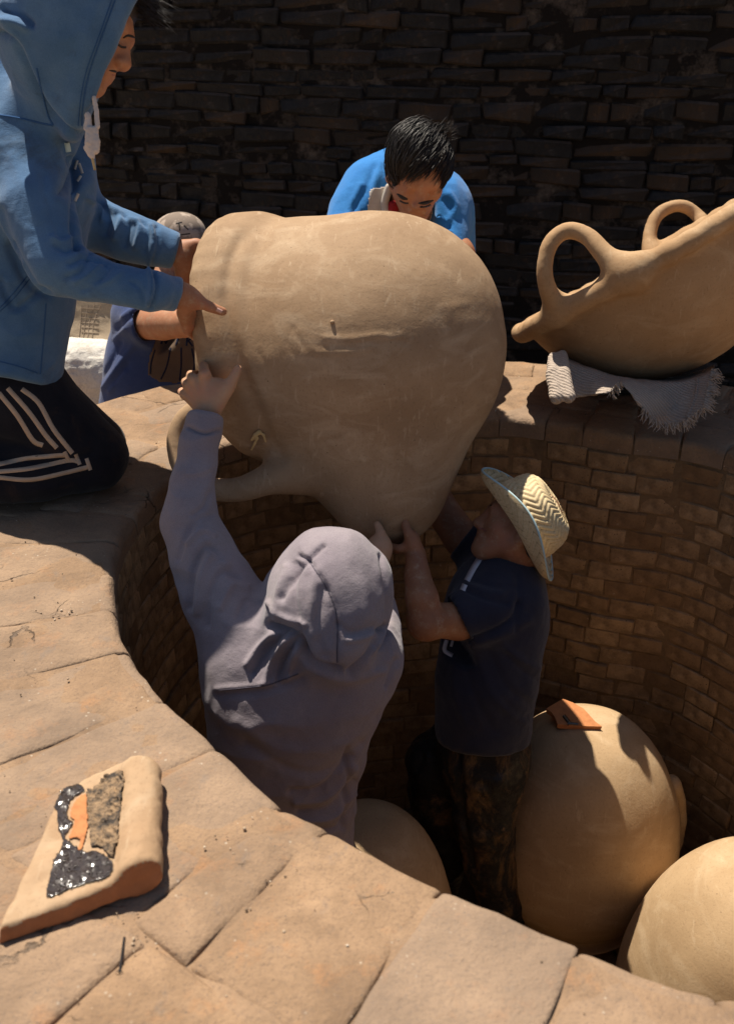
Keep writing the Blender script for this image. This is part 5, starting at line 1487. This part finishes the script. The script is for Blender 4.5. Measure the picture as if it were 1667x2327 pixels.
# jersey
s = Sdf()
s.chain([(A(858, 455, 3.05), .098), (A(990, 485, 3.06), .086)], .06)
s.chain([(A(900, 450, 3.14), .15), (A(915, 560, 3.24), .17), (A(915, 760, 3.34), .16)], .08)
s.chain([(A(985, 480, 3.14), .12), (A(985, 600, 3.2), .13)], .08)
s.chain([(A(850, 440, 3.05), .095), (A(808, 482, 3.02), .077), (A(778, 555, 2.98), .064), (A(762, 640, 2.90), .055)], .05)
s.chain([(A(998, 480, 3.06), .080), (A(1016, 545, 3.02), .062), (A(1024, 620, 2.98), .055)], .05)
s.cone(A(932, 480, 2.98), A(945, 400, 2.88), .075, .08, .02, sub=True)
V, F = s.build(.0068, 1); V = crumple(V, F, .003, 9, 53); V = crumple(V, F, .0012, 24, 58)
V = sculpt(V, F, [([(850, 380), (830, 430), (800, 480)], 6, -.005), ([(865, 372), (848, 430), (830, 475)], 6, .005), ([(820, 420), (800, 460), (790, 490)], 6, .004), ([(1020, 440), (1035, 470), (1020, 500)], 7, .007), ([(1010, 455), (1025, 490), (1015, 530)], 6, -.006), ([(1000, 500), (1020, 540), (1040, 570)], 7, .005)])
je = mk('jersey', V, F, M['jersey'], man); JES = Surf(V, F)
def pat(surf, poly, mat, parent, name, st=2.5):
    V, F = patch(surf, poly, st, lambda x, y: .0015)
    if len(F): mk(name, V, F, mat, parent)
pat(JES, [(840, 430), (850, 426), (876, 424), (884, 420), (872, 445), (866, 478), (840, 482), (832, 480)], M['cream'], je, 'chest_panel')
pat(JES, [(966, 486), (976, 474), (986, 476), (978, 510), (966, 506)], M['cream'], je, 'chest_panel')
s = Sdf(); s.chain([(A(884, 425, 2.93), .012), (A(872, 462, 2.95), .013), (A(878, 500, 2.96), .014)], .01); V, F = s.build(.004, 1); mk('collar', V, F, M['cream'], je)
s = Sdf(); s.chain([(A(892, 470, 2.955), .018), (A(884, 500, 2.97), .02), (A(920, 510, 2.98), .02)], .01); V, F = s.build(.004, 1); mk('red_collar', V, F, M['red'], je)
s = Sdf()
for dx in (-1, 1): s.chain([(A(915 + dx * 45, 780, 3.36), .13), (np.array([.12 + dx * .11, 3.40, -.2]), .085), (np.array([.12 + dx * .12, 3.42, GROUND + .05]), .06), (np.array([.12 + dx * .12, 3.32, GROUND + .04]), .05)], .05)
V, F = s.build(.012, 1); V[:, 2] = np.maximum(V[:, 2], GROUND + .001); mk('trousers', V, F, M['black_pants'], man)

# ============ 5. the man in the cap, crouching behind the rim
s = Sdf(); PE = head(s, A(408, 568, 3.50), pdir(.45, .55, -.7), pdir(0, -.9, -.35), 1.0, neck=(A(372, 660, 3.50), .058))
s.chain([(A(372, 660, 3.50), .058), (A(370, 740, 3.42), .08), (A(350, 850, 3.45), .10)], .03); s.cone(A(370, 730, 3.42), A(318, 735, 3.26), .05, .05, .03)
s.chain([(A(318, 735, 3.26), .052), (A(370, 735, 3.14), .052), (A(420, 735, 3.02), .042), (A(470, 722, 2.86), .032)], .02); s.ball(A(482, 712, 2.82), .034, .02)
for q in range(4): s.chain([(A(486, 700 + q * 12, 2.80), .011), (A(505, 700 + q * 13, 2.77), .0095), (A(520, 704 + q * 13, 2.74), .0085)], .006)
V, F = s.build(.005, 1); man = mk('person', V, F, M['skin_a'])
tag(man, 'crouching person in a pale cap and navy t-shirt half hidden behind the jar', 'person')
s = Sdf(); s.ell(PE(0, -.008, .048), (.090, .108, .082), np.array([np.cross(pdir(0, -.9, -.35), pdir(.45, .55, -.7)), pdir(.45, .55, -.7), pdir(0, -.9, -.35)]), .01)
s.cut(PE(0, 0, .025), -pdir(0, -.9, -.35), .3, .01)
s.chain([(PE(-.05, .10, .03), .007), (PE(0, .155, .02), .008), (PE(.05, .10, .03), .007)], .03); s.ell(PE(0, .11, .028), (.062, .058, .008), np.array([np.cross(pdir(0, -.9, -.35), pdir(.45, .55, -.7)), pdir(.45, .55, -.7), pdir(0, -.9, -.35)]), .02)
V, F = s.build(.005, 1); cap = mk('cap', V, F, M['cap'], man); KS = Surf(V, F)
for pts in ([(400, 508), (414, 505)], [(407, 507), (409, 524)], [(418, 512), (428, 522)], [(408, 534), (432, 531)]): rib(KS, pts, 2.6, .0006, .0, M['ink'], cap, 'print', 2)
s = Sdf()
s.chain([(A(352, 725, 3.36), .125), (A(338, 830, 3.42), .145), (A(325, 960, 3.50), .155)], .07); s.chain([(A(415, 740, 3.38), .12), (A(420, 850, 3.42), .14), (A(410, 960, 3.5), .15)], .07)
s.chain([(A(318, 715, 3.32), .085), (A(330, 733, 3.24), .072), (A(345, 737, 3.19), .066)], .05)
s.cut(A(336, 733, 3.215), pdir(.85, .05, -.5), .11, .004); s.cone(A(345, 735, 3.19), A(325, 733, 3.24), .056, .056, .004, sub=True)
V, F = s.build(.0075, 1); V = crumple(V, F, .003, 8, 63)
V = sculpt(V, F, [([(235, 880), (270, 830), (300, 790)], 6, .008), ([(225, 870), (255, 820), (275, 780)], 6, -.006), ([(262, 870), (290, 830)], 6, -.006), ([(280, 720), (300, 705), (320, 700)], 5, .007), ([(268, 745), (290, 725), (310, 715)], 5, -.006), ([(262, 770), (285, 748)], 5, .006), ([(250, 890), (285, 845)], 5, .006)])
sh = mk('t_shirt', V, F, M['navy'], man); ES = Surf(V, F)
pat(ES, [(352, 772), (372, 765), (400, 762), (440, 760), (462, 765), (470, 800), (462, 840), (440, 862), (400, 872), (360, 868), (334, 852), (338, 810)], M['ball'], sh, 'shirt_print', 3)
BS = Surf(*patch(ES, [(352, 772), (372, 765), (400, 762), (440, 760), (462, 765), (470, 800), (462, 840), (440, 862), (400, 872), (360, 868), (334, 852), (338, 810)], 3, lambda x, y: .0015))
LET = [[(366, 782), (371, 767)], [(371, 767), (377, 781)], [(377, 781), (383, 766)], [(400, 784), (406, 766)], [(424, 786), (426, 764)], [(425, 777), (438, 765)], [(428, 774), (438, 787)], [(452, 764), (450, 786)], [(452, 764), (464, 764)], [(451, 775), (461, 775)], [(450, 786), (462, 786)]]
for l_ in LET: rib(BS, l_, 4, .001, .0006, M['navy_ink'], sh, 'lettering', 2)
for pts in ([(388, 790), (380, 830), (366, 862)], [(412, 790), (412, 830), (408, 868)], [(436, 792), (442, 830), (432, 862)], [(352, 795), (344, 825), (342, 850)], [(340, 855), (380, 872), (430, 866), (462, 842)]): rib(BS, pts, 3.5, .0008, .0, M['navy_ink'], sh, 'lettering', 3)
s = Sdf()
for dx in (-1, 1): s.chain([(A(370 + dx * 50, 975, 3.5), .13), (np.array([-.60 + dx * .16, 3.12, GROUND + .22]), .085), (np.array([-.60 + dx * .16, 3.45, GROUND + .08]), .07)], .05)
V, F = s.build(.012, 1); V[:, 2] = np.maximum(V[:, 2], GROUND + .001); mk('trousers', V, F, M['black_pants'], man)

# ------------------------------------------------------------------ sacks on the ground behind, at the left
s = Sdf(); c = A(195, 745, 3.85)
s.ell(c, (.26, .12, .24), np.array([RIGHT, FWD, UP]), .05); s.cone(A(130, 700, 3.85), A(270, 690, 3.87), .12, .12, .06); s.cone(A(120, 800, 3.85), A(270, 800, 3.85), .12, .12, .06)
s.chain([(np.array([c[0] - .15, c[1] + .02, GROUND + .12]), .14), (np.array([c[0] + .15, c[1] + .02, GROUND + .12]), .14)], .08)
V, F = s.build(.008, 1); V = crumple(V, F, .009, 6, 71); V = crumple(V, F, .003, 18, 73); V[:, 2] = np.maximum(V[:, 2], GROUND + .001)
sack = mk('paper_sack', V, F, M['sack']); tag(sack, 'beige printed sack standing on the ground behind the kneeling man', 'sack'); KS2 = Surf(V, F)
for i in range(4): rib(KS2, [(186 + i * 15, 694 - i), (184 + i * 10, 730), (180 + i * 10, 768)], 1.6, .002, .0, M['sackprint'], sack, 'print', 4)
for i in range(6): rib(KS2, [(186, 700 + i * 11), (205, 701 + i * 11), (225, 703 + i * 11)], 1.6, .002, .0, M['sackprint'], sack, 'print', 4)
rib(KS2, [(125, 795), (180, 812), (245, 815)], 5, .002, .0, M['sackblue'], sack, 'print', 4); rib(KS2, [(125, 785), (150, 795), (152, 805)], 3, .002, .0, M['sackblue'], sack, 'print', 4)
s = Sdf(); s.chain([(A(130, 815, 3.60), .07), (A(180, 835, 3.58), .085), (A(240, 848, 3.58), .085), (A(290, 850, 3.6), .08)], .05)
for q in (130, 190, 250): s.cone(A(q, 835, 3.6), np.array([A(q, 835, 3.62)[0], A(q, 835, 3.62)[1], GROUND + .08]), .09, .12, .05)
V, F = s.build(.008, 1); V = crumple(V, F, .003, 9, 75); V = crumple(V, F, .003, 40, 77); V[:, 2] = np.maximum(V[:, 2], GROUND + .001)
tag(mk('white_sack', V, F, M['whitesack']), 'crumpled white woven sack lying in front of the beige sack', 'sack')
